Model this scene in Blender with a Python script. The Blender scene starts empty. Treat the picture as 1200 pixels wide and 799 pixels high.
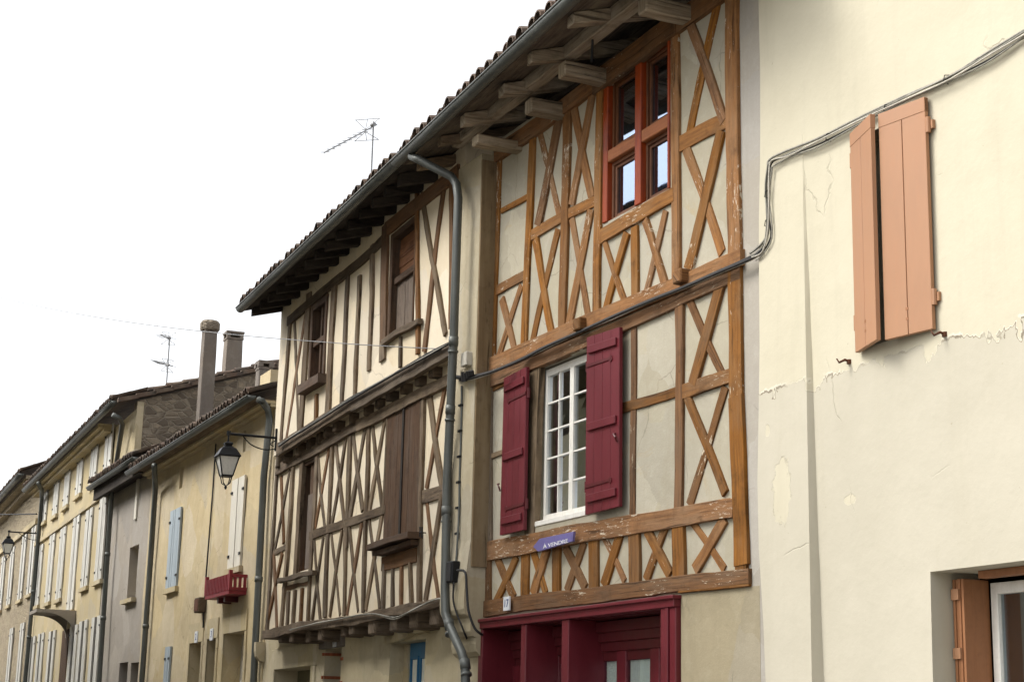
import bpy, bmesh, math, random
from mathutils import Vector, Matrix
random.seed(7)
rnd = random.uniform
R = math.radians
SC = bpy.context.scene
COL = SC.collection

# ------------------------------------------------------------------ camera
F = 2000.0                                  # focal length in photo pixels (1200 wide)
Zc = Vector((190, 8532, -2000)).normalized()
Wc = Vector((-990, -444, -2000)).normalized()
Wc = (Wc - Zc * Wc.dot(Zc)).normalized()
Xc = -Wc
Yc = Zc.cross(Xc)
RM = Matrix((Xc, Yc, Zc))                   # camera axes -> world axes
EYE = Vector((0, 0, 1.6))
cam_d = bpy.data.cameras.new('camera')
cam_d.sensor_width = 36; cam_d.lens = 60; cam_d.clip_end = 2000
cam = bpy.data.objects.new('camera', cam_d); COL.objects.link(cam)
cam.matrix_world = Matrix.Translation(EYE) @ RM.to_4x4()
SC.camera = cam

# ------------------------------------------------------------------ light
SUN_EL, SUN_AZ = R(48), R(205)              # azimuth measured clockwise from +Y
w = bpy.data.worlds.new('World'); SC.world = w; w.use_nodes = True
nt = w.node_tree; nt.nodes.clear()
o_ = nt.nodes.new('ShaderNodeOutputWorld'); bg = nt.nodes.new('ShaderNodeBackground')
sky = nt.nodes.new('ShaderNodeTexSky'); sky.sky_type = 'NISHITA'; sky.sun_disc = False
sky.sun_elevation = SUN_EL; sky.sun_rotation = SUN_AZ; sky.dust_density = 4; sky.air_density = 1.0
hs = nt.nodes.new('ShaderNodeHueSaturation'); hs.inputs['Saturation'].default_value = 0.14
nt.links.new(sky.outputs[0], hs.inputs['Color']); nt.links.new(hs.outputs[0], bg.inputs[0])
bg.inputs[1].default_value = 0.15
nt.links.new(bg.outputs[0], o_.inputs[0])
sd = bpy.data.lights.new('sun', 'SUN'); sd.energy = 0.8; sd.angle = R(22); sd.color = (1, 0.95, 0.86)
so = bpy.data.objects.new('sun', sd); COL.objects.link(so)
sv = Vector((math.sin(SUN_AZ) * math.cos(SUN_EL), math.cos(SUN_AZ) * math.cos(SUN_EL), math.sin(SUN_EL)))
so.rotation_euler = (-sv).to_track_quat('-Z', 'Y').to_euler(); so.location = (0, -5, 25)
SC.view_settings.view_transform = 'Standard'; SC.view_settings.look = 'None'
SC.view_settings.exposure = 1.2; SC.view_settings.gamma = 1
SC.view_settings.use_curve_mapping = False

# ------------------------------------------------------------------ facade frames
def ray(px, py): return RM @ Vector((px - 600, 399.5 - py, -F))
def horizon(px): return 399.5 - ((RM[2][2] * F - RM[2][0] * (px - 600)) / RM[2][1])
class Frame:
    """vertical facade plane: u along the street, v out towards the street, z up"""
    def __init__(s, o, vp):
        if vp is None: d = Vector((1, 0, 0))
        else: d = -ray(vp, horizon(vp)); d.z = 0; d.normalize()
        s.u = d; s.n = d.cross(Vector((0, 0, 1))); s.o = Vector(o)
    def at(s, px, py, v=0.0):
        r = ray(px, py); o = s.o + s.n * v
        t = (o - EYE).dot(s.n) / r.dot(s.n); p = EYE + r * t
        return ((p - s.o).dot(s.u), p.z)
    def w(s, u, v, z): return s.o + s.u * u + s.n * v + Vector((0, 0, z))
    def yaw(s): return math.atan2(s.u.y, s.u.x)
def zm(x0, y0, s): return lambda x, y: (x0 + x / s, y0 + y / s)

F3 = Frame((0, 7.4, 0), None)
u_, z_ = F3.at(545, 440); F2 = Frame((u_, 7.4 - .12, 0), -240)
a_ = F2.at(310, 740, -.3)[0]; F1 = Frame(F2.w(a_, -.3, 0), -320)
uG = F1.at(125, 600)[0]; FL = Frame(F1.w(uG, 0, 0), -250)
uS = FL.at(42, 640)[0]; FS = Frame(FL.w(uS, 0, 0), -235)

# ------------------------------------------------------------------ materials
M = {}
def newmat(name):
    m = bpy.data.materials.new(name); m.use_nodes = True; m.node_tree.nodes.clear(); M[name] = m
    N = m.node_tree.nodes; L = m.node_tree.links
    out = N.new('ShaderNodeOutputMaterial'); b = N.new('ShaderNodeBsdfPrincipled'); L.new(b.outputs[0], out.inputs[0])
    return m, N, L, b
def noise(N, L, vec, scale, detail=6, rough=.6, sc=None, dist=0):
    if sc:
        mp = N.new('ShaderNodeMapping'); mp.inputs['Scale'].default_value = sc; L.new(vec, mp.inputs[0]); vec = mp.outputs[0]
    n = N.new('ShaderNodeTexNoise'); n.inputs['Scale'].default_value = scale; n.inputs['Detail'].default_value = detail
    n.inputs['Roughness'].default_value = rough; n.inputs['Distortion'].default_value = dist; L.new(vec, n.inputs['Vector'])
    return n.outputs['Fac']
def ramp(N, L, fac, lo, hi, c0=0, c1=1):
    r = N.new('ShaderNodeMapRange'); r.inputs[1].default_value = lo; r.inputs[2].default_value = hi
    r.inputs[3].default_value = c0; r.inputs[4].default_value = c1; r.clamp = True
    L.new(fac, r.inputs[0]); return r.outputs[0]
def mix(N, L, f, a, b, mode='MIX'):
    m = N.new('ShaderNodeMix'); m.data_type = 'RGBA'; m.blend_type = mode; m.clamp_factor = True
    for inp, v in ((m.inputs[0], f), (m.inputs[6], a), (m.inputs[7], b)):
        if hasattr(v, 'links') or hasattr(v, 'is_linked'): L.new(v, inp)
        elif isinstance(v, (int, float)): inp.default_value = v
        else: inp.default_value = (*v, 1)
    return m.outputs[2]
def math_(N, L, op, a, b=0.0, c=None):
    m = N.new('ShaderNodeMath'); m.operation = op
    for i, v in enumerate((a, b, c)):
        if v is None: continue
        if isinstance(v, (int, float)): m.inputs[i].default_value = v
        else: L.new(v, m.inputs[i])
    return m.outputs[0]
def bump(N, L, b, h, strength=.4, dist=.01):
    n = N.new('ShaderNodeBump'); n.inputs['Strength'].default_value = strength; n.inputs['Distance'].default_value = dist
    L.new(h, n.inputs['Height']); L.new(n.outputs[0], b.inputs['Normal'])
def coord(N, which='Object'): return N.new('ShaderNodeTexCoord').outputs[which]

def plaster(name, c, c_dirty, c_light=None, streak=.5, patch=.5, bstr=.35, stain=None, stain_amt=.4):
    m, N, L, b = newmat(name); v = coord(N)
    big = ramp(N, L, noise(N, L, v, .9, 5, .65), .35, .68)
    col = mix(N, L, math_(N, L, 'MULTIPLY', big, patch), c, c_dirty)
    st = ramp(N, L, noise(N, L, v, 2.2, 6, .7, (2.2, 2.0, .14)), .5, .75)
    col = mix(N, L, math_(N, L, 'MULTIPLY', st, streak), col, c_dirty)
    md = ramp(N, L, noise(N, L, v, 7, 6, .7, None, .4), .5, .75)
    col = mix(N, L, math_(N, L, 'MULTIPLY', md, .45), col, c_light or [min(1, x * 1.15) for x in c])
    if stain:
        s2 = ramp(N, L, noise(N, L, v, 3.1, 8, .75, None, .8), .58, .66)
        col = mix(N, L, math_(N, L, 'MULTIPLY', s2, stain_amt), col, stain)
    vc = N.new('ShaderNodeTexVoronoi'); vc.inputs['Scale'].default_value = 1.5; vc.inputs['Randomness'].default_value = 1
    dm = N.new('ShaderNodeTexNoise'); dm.inputs['Scale'].default_value = 5; dm.inputs['Detail'].default_value = 6; L.new(v, dm.inputs[0])
    dx = N.new('ShaderNodeMixRGB'); dx.inputs[0].default_value = .14; L.new(v, dx.inputs[1]); L.new(dm.outputs[1], dx.inputs[2])
    L.new(dx.outputs[0], vc.inputs['Vector']); sc_ = N.new('ShaderNodeSeparateColor'); L.new(vc.outputs['Color'], sc_.inputs[0])
    hv = N.new('ShaderNodeHueSaturation'); L.new(col, hv.inputs['Color']); L.new(ramp(N, L, sc_.outputs[0], 0, 1, .90, 1.08), hv.inputs['Value']); L.new(ramp(N, L, sc_.outputs[1], 0, 1, .85, 1.12), hv.inputs['Saturation']); col = hv.outputs[0]
    ve = N.new('ShaderNodeTexVoronoi'); ve.feature = 'DISTANCE_TO_EDGE'; ve.inputs['Scale'].default_value = 1.1; L.new(dx.outputs[0], ve.inputs['Vector'])
    ck = math_(N, L, 'MULTIPLY', ramp(N, L, ve.outputs['Distance'], .002, .007, 1, 0), ramp(N, L, noise(N, L, v, 1.9, 3, .5), .50, .58))
    col = mix(N, L, math_(N, L, 'MULTIPLY', ck, .45), col, [x * .4 for x in c_dirty])
    fine = noise(N, L, v, 60, 4, .7)
    col = mix(N, L, ramp(N, L, fine, .35, .75, 0, .22), col, [x * .6 for x in c])
    L.new(col, b.inputs['Base Color']); b.inputs['Roughness'].default_value = .92
    b.inputs['Specular IOR Level'].default_value = .2
    h = math_(N, L, 'ADD', math_(N, L, 'MULTIPLY', fine, .35), math_(N, L, 'MULTIPLY', noise(N, L, v, 9, 6, .65), 1.0))
    bump(N, L, b, h, bstr, .012)
    return m
def wood(name, c, c2, c3=None, fleck=None, fleck_amt=.0, rough=.85, grain=1.0, bstr=.6, spec=.2):
    """uv = metres along and across the grain"""
    m, N, L, b = newmat(name); uv = coord(N, 'UV')
    g = noise(N, L, uv, 1.0, 8, .7, (2.0 * grain, 38 * grain, 1))
    g2 = noise(N, L, uv, 1.0, 5, .6, (1.3, 5, 1))
    blot = noise(N, L, uv, 3.2, 7, .7)
    col = mix(N, L, ramp(N, L, g, .38, .66), c, c2)
    if c3: col = mix(N, L, ramp(N, L, g2, .45, .65, 0, .75), col, c3)
    col = mix(N, L, ramp(N, L, blot, .52, .72, 0, .6), col, [x * .45 for x in c2])
    crk = noise(N, L, uv, 1.0, 6, .65, (1.1, 30, 1), .6); col = mix(N, L, ramp(N, L, crk, .60, .66, 0, .75), col, [x * .3 for x in c2])
    knot = noise(N, L, uv, 1.0, 4, .6, (5, 9, 1)); col = mix(N, L, ramp(N, L, knot, .62, .72, 0, .6), col, [x * .5 for x in c2])
    oi = N.new('ShaderNodeObjectInfo')
    bc = N.new('ShaderNodeHueSaturation'); L.new(col, bc.inputs['Color']); L.new(ramp(N, L, oi.outputs['Random'], 0, 1, .78, 1.22), bc.inputs['Value']); L.new(ramp(N, L, math_(N, L, 'FRACT', math_(N, L, 'MULTIPLY', oi.outputs['Random'], 7.3)), 0, 1, .90, 1.12), bc.inputs['Saturation'])
    col = bc.outputs[0]
    if fleck:
        f = noise(N, L, uv, 1.0, 7, .75, (9, 55, 1), .5)
        f2 = noise(N, L, uv, 1.0, 2, .5, (1.2, 2, 1))
        k = ramp(N, L, math_(N, L, 'ADD', f, math_(N, L, 'MULTIPLY', f2, .5)), 1.0 - fleck_amt, 1.03 - fleck_amt)
        col = mix(N, L, k, col, fleck)
    L.new(col, b.inputs['Base Color']); b.inputs['Roughness'].default_value = rough; b.inputs['Specular IOR Level'].default_value = spec
    bump(N, L, b, math_(N, L, 'SUBTRACT', math_(N, L, 'ADD', g, math_(N, L, 'MULTIPLY', blot, .6)), math_(N, L, 'MULTIPLY', ramp(N, L, crk, .58, .66), .8)), bstr, .012)
    return m
def paint(name, c, var=.15, rough=.5, metal=0, scale=6, dirt=None, bstr=.1, spec=.4):
    m, N, L, b = newmat(name); v = coord(N)
    n1 = noise(N, L, v, scale, 6, .7, (1, 1, .4)); n2 = noise(N, L, v, scale * 7, 4, .7)
    col = mix(N, L, ramp(N, L, n1, .35, .7), [x * (1 - var) for x in c], [min(1, x * (1 + var)) for x in c])
    col = mix(N, L, ramp(N, L, n2, .5, .8, 0, .35), col, dirt or [x * .5 for x in c])
    n3 = noise(N, L, v, 1.0, 6, .75, (22, 22, 1.4)); col = mix(N, L, ramp(N, L, n3, .5, .78, 0, .5), col, dirt or [x * .55 for x in c])
    n4 = noise(N, L, v, 1.0, 5, .8, (40, 40, 9)); col = mix(N, L, ramp(N, L, n4, .70, .73, 0, .55), col, [min(1, x * 1.5 + .05) for x in c])
    L.new(col, b.inputs['Base Color']); b.inputs['Metallic'].default_value = metal
    L.new(ramp(N, L, n1, .3, .7, rough - .08, rough + .15), b.inputs['Roughness']); b.inputs['Specular IOR Level'].default_value = spec
    bump(N, L, b, n2, bstr, .004)
    return m
def glassmat(name, tint=(.8, .85, .83), k=2.1, base=.16):
    m = bpy.data.materials.new(name); m.use_nodes = True; M[name] = m
    N = m.node_tree.nodes; L = m.node_tree.links; N.clear()
    out = N.new('ShaderNodeOutputMaterial'); mx = N.new('ShaderNodeMixShader')
    t = N.new('ShaderNodeBsdfTransparent'); t.inputs[0].default_value = (*tint, 1)
    g = N.new('ShaderNodeBsdfGlossy'); g.inputs['Roughness'].default_value = .02; g.inputs[0].default_value = (.86, .92, 1, 1) if name == 'glass' else (.62, .74, .95, 1)
    nb = N.new('ShaderNodeBump'); nb.inputs['Strength'].default_value = .05; nb.inputs['Distance'].default_value = .02
    L.new(noise(N, L, coord(N), 1.6, 2, .5), nb.inputs['Height']); L.new(nb.outputs[0], g.inputs['Normal'])
    fr = N.new('ShaderNodeFresnel'); fr.inputs[0].default_value = 1.5
    f = math_(N, L, 'MINIMUM', math_(N, L, 'ADD', math_(N, L, 'MULTIPLY', fr.outputs[0], k), base), .9)
    L.new(f, mx.inputs[0]); L.new(t.outputs[0], mx.inputs[1]); L.new(g.outputs[0], mx.inputs[2]); L.new(mx.outputs[0], out.inputs[0])
    return m

plaster('infill_grey', (.42, .385, .30), (.33, .295, .215), (.50, .47, .38), .5, .6, .5, (.40, .30, .16), .35)
plaster('infill_cream', (.72, .63, .475), (.58, .49, .35), (.76, .68, .54), .35, .45, .3, (.55, .40, .22), .25)
plaster('ground_cream', (.52, .45, .30), (.38, .32, .21), (.57, .51, .36), .5, .7, .4, (.30, .25, .17), .4)
plaster('ground_grey', (.36, .31, .215), (.27, .235, .16), (.42, .375, .28), .6, .7, .5)
plaster('strip_grey', (.40, .37, .32), (.32, .29, .24), (.46, .43, .38), .5, .6, .35)
plaster('pier_cream', (.48, .42, .30), (.33, .28, .19), (.54, .49, .37), .9, .7, .4)
plaster('yellow_render', (.56, .47, .305), (.42, .34, .215), (.62, .54, .38), .7, .8, .6, (.40, .28, .13), .4)
plaster('ochre_render', (.50, .42, .265), (.41, .34, .21), (.55, .48, .33), .4, .4, .3)
plaster('mauve_render', (.36, .325, .28), (.29, .26, .22), (.42, .385, .34), .5, .6, .4)
plaster('limestone', (.50, .42, .27), (.36, .30, .19), (.56, .50, .36), .5, .6, .5)
plaster('opposite_render', (.66, .60, .42), (.55, .50, .36), None, .4, .5, .3)
plaster('chimney_render', (.20, .17, .14), (.12, .10, .085), (.26, .23, .20), .8, .7, .6)
plaster('enamel', (.62, .64, .66), (.5, .52, .55), None, .2, .2, .05)
wood('timber_orange', (.26, .120, .040), (.135, .062, .023), (.23, .135, .068), (.55, .48, .37), .11)
wood('timber_brown', (.215, .100, .035), (.10, .048, .019), (.165, .10, .055), (.50, .43, .32), .10)
wood('timber_weathered', (.19, .14, .09), (.085, .06, .038), (.24, .185, .13))
wood('timber_dark', (.135, .098, .064), (.060, .042, .028), (.19, .148, .105))
wood('timber_redbrown', (.20, .105, .05), (.11, .06, .03), (.16, .10, .06))
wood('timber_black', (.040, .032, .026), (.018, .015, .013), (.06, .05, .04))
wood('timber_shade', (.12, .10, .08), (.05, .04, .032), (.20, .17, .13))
wood('joist_grey', (.34, .28, .20), (.16, .125, .085), (.40, .34, .26), None, 0, .85, .8, .9)
wood('board_brown', (.105, .062, .038), (.05, .031, .02), (.10, .073, .055))
wood('board_grey', (.22, .175, .14), (.12, .09, .07), (.17, .13, .10))
wood('board_red', (.26, .115, .05), (.15, .065, .03))
wood('frame_red', (.29, .055, .016), (.20, .034, .012), None, None, 0, .5, 1, .2, .4)
wood('frame_transom', (.31, .12, .05), (.23, .08, .035), None, None, 0, .6, 1, .3, .3)
wood('frame_inner', (.15, .062, .028), (.10, .04, .02), None, None, 0, .6, 1, .2, .3)
wood('side_brown', (.20, .14, .07), (.15, .10, .05), (.23, .17, .10), None, 0, .9, .5, .2)
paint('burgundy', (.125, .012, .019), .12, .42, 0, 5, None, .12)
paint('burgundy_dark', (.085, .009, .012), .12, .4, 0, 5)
paint('white_paint', (.74, .72, .66), .06, .45, 0, 6, (.5, .47, .4))
paint('white_shutter', (.62, .59, .51), .08, .6, 0, 6, (.45, .4, .3))
paint('pale_shutter', (.56, .55, .50), .1, .6, 0, 6, (.35, .33, .28))
paint('blue_shutter', (.36, .42, .46), .1, .6, 0, 6)
paint('blue_door', (.035, .16, .30), .15, .45, 0, 5)
paint('salmon', (.355, .185, .098), .07, .5, 0, 2.5, (.38, .18, .09), .1)
paint('terracotta_paint', (.30, .13, .055), .1, .55, 0, 3)
paint('burgundy_bright', (.22, .018, .026), .12, .5, 0, 5)
paint('zinc', (.112, .118, .108), .22, .45, .35, 4, (.07, .08, .08), .15)
paint('black_iron', (.015, .016, .018), .2, .45, .5, 8)
paint('rust', (.10, .035, .015), .3, .8, 0, 30)
paint('cable_black', (.025, .024, .024), .3, .7, 0, 20)
paint('cable_grey', (.26, .25, .21), .3, .7, 0, 20, (.08, .07, .06))
paint('cable_pale', (.50, .47, .40), .2, .7, 0, 20)
paint('antenna_grey', (.22, .22, .22), .2, .4, .7, 20)
paint('curtain', (.75, .76, .66), .08, .9, 0, 3)
paint('curtain_dark', (.05, .045, .04), .3, .9, 0, 3)
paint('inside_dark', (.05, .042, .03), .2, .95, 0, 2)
paint('inside_olive', (.42, .40, .22), .2, .95, 0, 2)
paint('door_olive', (.17, .155, .09), .2, .8, 0, 2)
paint('purple_sign', (.15, .13, .32), .06, .35, 0, 3)
paint('letter_white', (.75, .75, .75), .03, .5)
paint('letter_blue', (.03, .05, .18), .03, .5)
paint('brick', (.32, .10, .045), .3, .9, 0, 12)
paint('lamp_glass', (.70, .70, .66), .05, .25, 0, 4)
paint('asphalt', (.05, .05, .05), .2, .9, 0, 4)
paint('paving', (.28, .26, .23), .15, .9, 0, 3)
glassmat('glass'); glassmat('glass_clear', (.95, .97, .95), .5, .0); glassmat('glass_sky_tint', (.55, .6, .65), 2.2, .22)  # last one: the sky's blue is put into its reflection colour

def tile_mat():
    m, N, L, b = newmat('roof_tile'); v = coord(N)
    n1 = noise(N, L, v, 4, 3, .6); n2 = noise(N, L, v, 14, 6, .75)
    vo = N.new('ShaderNodeTexVoronoi'); vo.inputs['Scale'].default_value = 4.2; L.new(v, vo.inputs['Vector'])
    sp = N.new('ShaderNodeSeparateColor'); L.new(vo.outputs['Color'], sp.inputs[0])
    col = mix(N, L, sp.outputs[0], (.125, .08, .055), (.07, .053, .042))
    col = mix(N, L, ramp(N, L, n1, .45, .65, 0, .8), col, (.16, .12, .085))
    col = mix(N, L, ramp(N, L, n2, .52, .68, 0, .8), col, (.055, .055, .045))
    L.new(col, b.inputs['Base Color']); b.inputs['Roughness'].default_value = .95
    bump(N, L, b, n2, .6, .01)
tile_mat()
def stone_mat():
    for name, c1, c2, mort, sc in (('rubble_stone', (.30, .245, .175), (.12, .095, .07), (.26, .22, .165), 4.2), ('coursed_stone', (.40, .33, .215), (.26, .21, .14), (.36, .30, .20), 4.5)):
        m, N, L, b = newmat(name); v = coord(N)
        mp = N.new('ShaderNodeMapping'); mp.inputs['Scale'].default_value = (1, 1, 1.9); L.new(v, mp.inputs[0])
        vo = N.new('ShaderNodeTexVoronoi'); vo.feature = 'DISTANCE_TO_EDGE'; vo.inputs['Scale'].default_value = sc; L.new(mp.outputs[0], vo.inputs['Vector'])
        vc = N.new('ShaderNodeTexVoronoi'); vc.inputs['Scale'].default_value = sc; L.new(mp.outputs[0], vc.inputs['Vector'])
        sp = N.new('ShaderNodeSeparateColor'); L.new(vc.outputs['Color'], sp.inputs[0])
        n2 = noise(N, L, v, 9, 7, .75)
        col = mix(N, L, sp.outputs[0], c1, c2)
        col = mix(N, L, ramp(N, L, n2, .4, .7, 0, .6), col, c2)
        e = ramp(N, L, vo.outputs['Distance'], .02, .09, 1, 0)
        col = mix(N, L, math_(N, L, 'MULTIPLY', e, .8), col, mort)
        L.new(col, b.inputs['Base Color']); b.inputs['Roughness'].default_value = .95
        bump(N, L, b, math_(N, L, 'SUBTRACT', n2, e), .8, .03)
stone_mat()
def cream_mat(z_line, patches):
    m, N, L, b = newmat('cream_two_coats'); v = coord(N)
    s = N.new('ShaderNodeSeparateXYZ'); L.new(v, s.inputs[0])
    X, Zz = s.outputs[0], s.outputs[2]
    jag = noise(N, L, v, 1.0, 4, .7, (2.6, .2, 1.6)); jag2 = noise(N, L, v, 1.0, 5, .75, (11, .2, 9))
    j = math_(N, L, 'ADD', math_(N, L, 'MULTIPLY', ramp(N, L, jag, .48, .68), .20), math_(N, L, 'MULTIPLY', math_(N, L, 'SUBTRACT', jag2, .5), .10))
    d = math_(N, L, 'ADD', math_(N, L, 'SUBTRACT', Zz, z_line), j)           # >0 above the line: the older, yellower coat
    top = ramp(N, L, d, -.004, .004)
    for (cx, cz, rx, rz) in patches:
        ex = math_(N, L, 'DIVIDE', math_(N, L, 'SUBTRACT', X, cx), rx); ez = math_(N, L, 'DIVIDE', math_(N, L, 'SUBTRACT', Zz, cz), rz)
        r2 = math_(N, L, 'ADD', math_(N, L, 'MULTIPLY', ex, ex), math_(N, L, 'MULTIPLY', ez, ez))
        pn = noise(N, L, v, 1.0, 5, .7, (9, .2, 9))
        r3 = math_(N, L, 'ADD', r2, math_(N, L, 'MULTIPLY', math_(N, L, 'SUBTRACT', pn, .5), 3.2))
        top = math_(N, L, 'MAXIMUM', top, ramp(N, L, r3, .92, .98, 1, 0))
    lo = mix(N, L, ramp(N, L, noise(N, L, v, .8, 6, .7), .35, .7), (.475, .44, .352), (.425, .393, .31))
    hi = mix(N, L, ramp(N, L, noise(N, L, v, 1.1, 6, .7), .35, .7), (.525, .485, .37), (.485, .445, .335))
    col = mix(N, L, top, lo, hi)
    brk = ramp(N, L, noise(N, L, v, 1.0, 3, .5, (1.6, .2, .4)), .42, .5)
    lip_shade = math_(N, L, 'MULTIPLY', math_(N, L, 'MULTIPLY', ramp(N, L, d, -.022, -.016), ramp(N, L, d, -.006, -.001, 1, 0)), brk)
    col = mix(N, L, math_(N, L, 'MULTIPLY', lip_shade, .8), col, (.16, .13, .09))  # dark line paints the shade below the flaking coat's edge
    lip_lit = math_(N, L, 'MULTIPLY', math_(N, L, 'MULTIPLY', ramp(N, L, d, -.001, .002), ramp(N, L, d, .010, .018, 1, 0)), brk)
    col = mix(N, L, lip_lit, col, (.60, .565, .46))  # pale line paints the lit rim of the flaking edge
    st = ramp(N, L, noise(N, L, v, 2.4, 6, .7, (2.2, 2.2, .2)), .52, .8, 0, .35)
    col = mix(N, L, st, col, (.40, .365, .275))
    sp = ramp(N, L, noise(N, L, v, 26, 3, .6), .74, .76)
    col = mix(N, L, math_(N, L, 'MULTIPLY', sp, .5), col, (.25, .21, .15))
    cr = N.new('ShaderNodeTexVoronoi'); cr.feature = 'DISTANCE_TO_EDGE'; cr.inputs['Scale'].default_value = .55
    dn = N.new('ShaderNodeMixRGB'); dn.inputs[0].default_value = .12; L.new(v, dn.inputs[1])
    nn = N.new('ShaderNodeTexNoise'); nn.inputs['Scale'].default_value = 6; nn.inputs['Detail'].default_value = 6; L.new(v, nn.inputs[0]); L.new(nn.outputs[1], dn.inputs[2]); L.new(dn.outputs[0], cr.inputs['Vector'])
    ck = math_(N, L, 'MULTIPLY', ramp(N, L, cr.outputs['Distance'], .0012, .0035, 1, 0), ramp(N, L, noise(N, L, v, 1.5, 3, .5), .55, .62))
    col = mix(N, L, math_(N, L, 'MULTIPLY', ck, .25), col, (.30, .27, .2))
    L.new(col, b.inputs['Base Color']); b.inputs['Roughness'].default_value = .88; b.inputs['Specular IOR Level'].default_value = .25
    h = math_(N, L, 'ADD', math_(N, L, 'MULTIPLY', top, -1.1), math_(N, L, 'MULTIPLY', noise(N, L, v, 5, 6, .6), .9))
    h = math_(N, L, 'SUBTRACT', h, math_(N, L, 'MULTIPLY', ck, .5))
    bump(N, L, b, h, .6, .012)

# ------------------------------------------------------------------ objects
FRAME = {}        # root name -> (frame, cx)
def tag(o, label=None, cat=None, group=None, kind=None):
    for k, v in (('label', label), ('category', cat), ('group', group), ('kind', kind)):
        if v: o[k] = v
def root(name, fr, cu, label, cat, group=None, v=0.0, z=0.0):
    """Empty at the base of a thing, turned with its facade"""
    o = bpy.data.objects.new(name, None); COL.objects.link(o)
    o.location = fr.w(cu, v, z); o.rotation_euler = (0, 0, fr.yaw()); o.empty_display_size = .3
    tag(o, label, cat, group); FRAME[o.name] = (fr, cu, v, z); return o
def top_of(o):
    while o.parent: o = o.parent
    return o
class MB:
    """mesh builder in facade coordinates (u, v, z)"""
    def __init__(s): s.V = []; s.Fc = []; s.UV = []
    def face(s, idx, uv=None): s.Fc.append(idx); s.UV.append(uv)
    def quad(s, pts, uv=None):
        n = len(s.V); s.V += [tuple(p) for p in pts]; s.face(tuple(range(n, n + len(pts))), uv)
    def box(s, u0, u1, v0, v1, z0, z1, axis=None):
        """axis: grain along 'u', 'v' or 'z'"""
        P = [(u, v, z) for u in (u0, u1) for v in (v0, v1) for z in (z0, z1)]
        if axis is None: axis = 'z' if abs(z1 - z0) > abs(u1 - u0) else 'u'
        n = len(s.V); s.V += P; r = (rnd(0, 90), rnd(0, 90))
        A = {'u': 0, 'v': 1, 'z': 2}[axis]; B = [k for k in (0, 1, 2) if k != A]
        for f in ((0, 1, 3, 2), (4, 6, 7, 5), (0, 4, 5, 1), (2, 3, 7, 6), (0, 2, 6, 4), (1, 5, 7, 3)):
            s.face(tuple(n + i for i in f), [(P[i][A] + r[0], P[i][B[0]] + P[i][B[1]] + r[1]) for i in f])
        return s
    def prism(s, poly, v0, v1, grain=None):
        """poly: points (u,z); grain: direction (du,dz) for uv"""
        if sum(poly[i][0] * poly[(i + 1) % len(poly)][1] - poly[(i + 1) % len(poly)][0] * poly[i][1] for i in range(len(poly))) < 0: poly = poly[::-1]
        n = len(s.V); k = len(poly); r = (rnd(0, 90), rnd(0, 90)); g = Vector(grain or (0, 1)).normalized()
        uvf = lambda p, d=0: (p[0] * g.x + p[1] * g.y + r[0], p[0] * g.y - p[1] * g.x + d + r[1])
        s.V += [(p[0], v1, p[1]) for p in poly] + [(p[0], v0, p[1]) for p in poly]
        s.face(tuple(range(n, n + k)), [uvf(p) for p in poly])
        s.face(tuple(range(n + 2 * k - 1, n + k - 1, -1)), [uvf(p) for p in poly[::-1]])
        for i in range(k):
            j = (i + 1) % k
            s.face((n + j, n + i, n + k + i, n + k + j), [uvf(poly[j]), uvf(poly[i]), uvf(poly[i], v1 - v0), uvf(poly[j], v1 - v0)])
        return s
    def beam(s, a, b, wd, v0, v1, wob=.006, seg=None, wd2=None, bow=None):
        """hand-hewn timber lying in the facade from a to b (u,z), width wd"""
        a = Vector(a); b = Vector(b); d = b - a; Ln = d.length; d.normalize(); p = Vector((-d.y, d.x))
        seg = seg or max(3, int(Ln / .16)); wd2 = wd2 or wd; r = (rnd(0, 90), rnd(0, 90)); off = rnd(0, 6.28); off2 = rnd(0, 6.28)
        bow = rnd(-.012, .012) * min(Ln, 1.5) if bow is None else bow
        n = len(s.V); rows = []
        ch = min(.004, wd * .1)
        for i in range(seg + 1):
            t = i / seg; hw = (wd + (wd2 - wd) * t) / 2
            c = a + d * Ln * t + p * (math.sin(t * 3.14) * bow + math.sin(t * Ln * 2.3 + off) * wob * .8)
            e1 = hw + math.sin(t * Ln * 5.1 + off2) * wob * .5 + rnd(-1, 1) * wob * .5; e2 = hw + math.sin(t * Ln * 6.3 + off) * wob * .5 + rnd(-1, 1) * wob * .5
            vv = v1 + rnd(-1, 1) * min(.003, wob * .4)
            row = [(c - p * e2, v0), (c - p * e2, vv - ch), (c - p * (e2 - ch), vv), (c + p * (e1 - ch), vv), (c + p * e1, vv - ch), (c + p * e1, v0)]
            for q, v in row: s.V.append((q.x, v, q.y))
            rows.append((t * Ln, e1, e2))
        for i in range(seg):
            for k in range(6):
                k2 = (k + 1) % 6; A = n + i * 6; B = A + 6
                cr = [-.5, -.42, -.35, .35, .42, .5]
                u0, u1 = rows[i][0] + r[0], rows[i + 1][0] + r[0]; w0, w1 = cr[k] * wd + r[1], cr[k2] * wd + r[1]
                s.face((A + k2, A + k, B + k, B + k2), [(u0, w1), (u0, w0), (u1, w0), (u1, w1)])
        for A, rev in ((n, False), (n + seg * 6, True)):
            ix = list(range(A, A + 6)); ix = ix if rev else ix[::-1]
            s.face(tuple(ix), [(r[0] + (k % 3) * .01, r[1] + k * .02) for k in range(6)])
        return s
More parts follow.
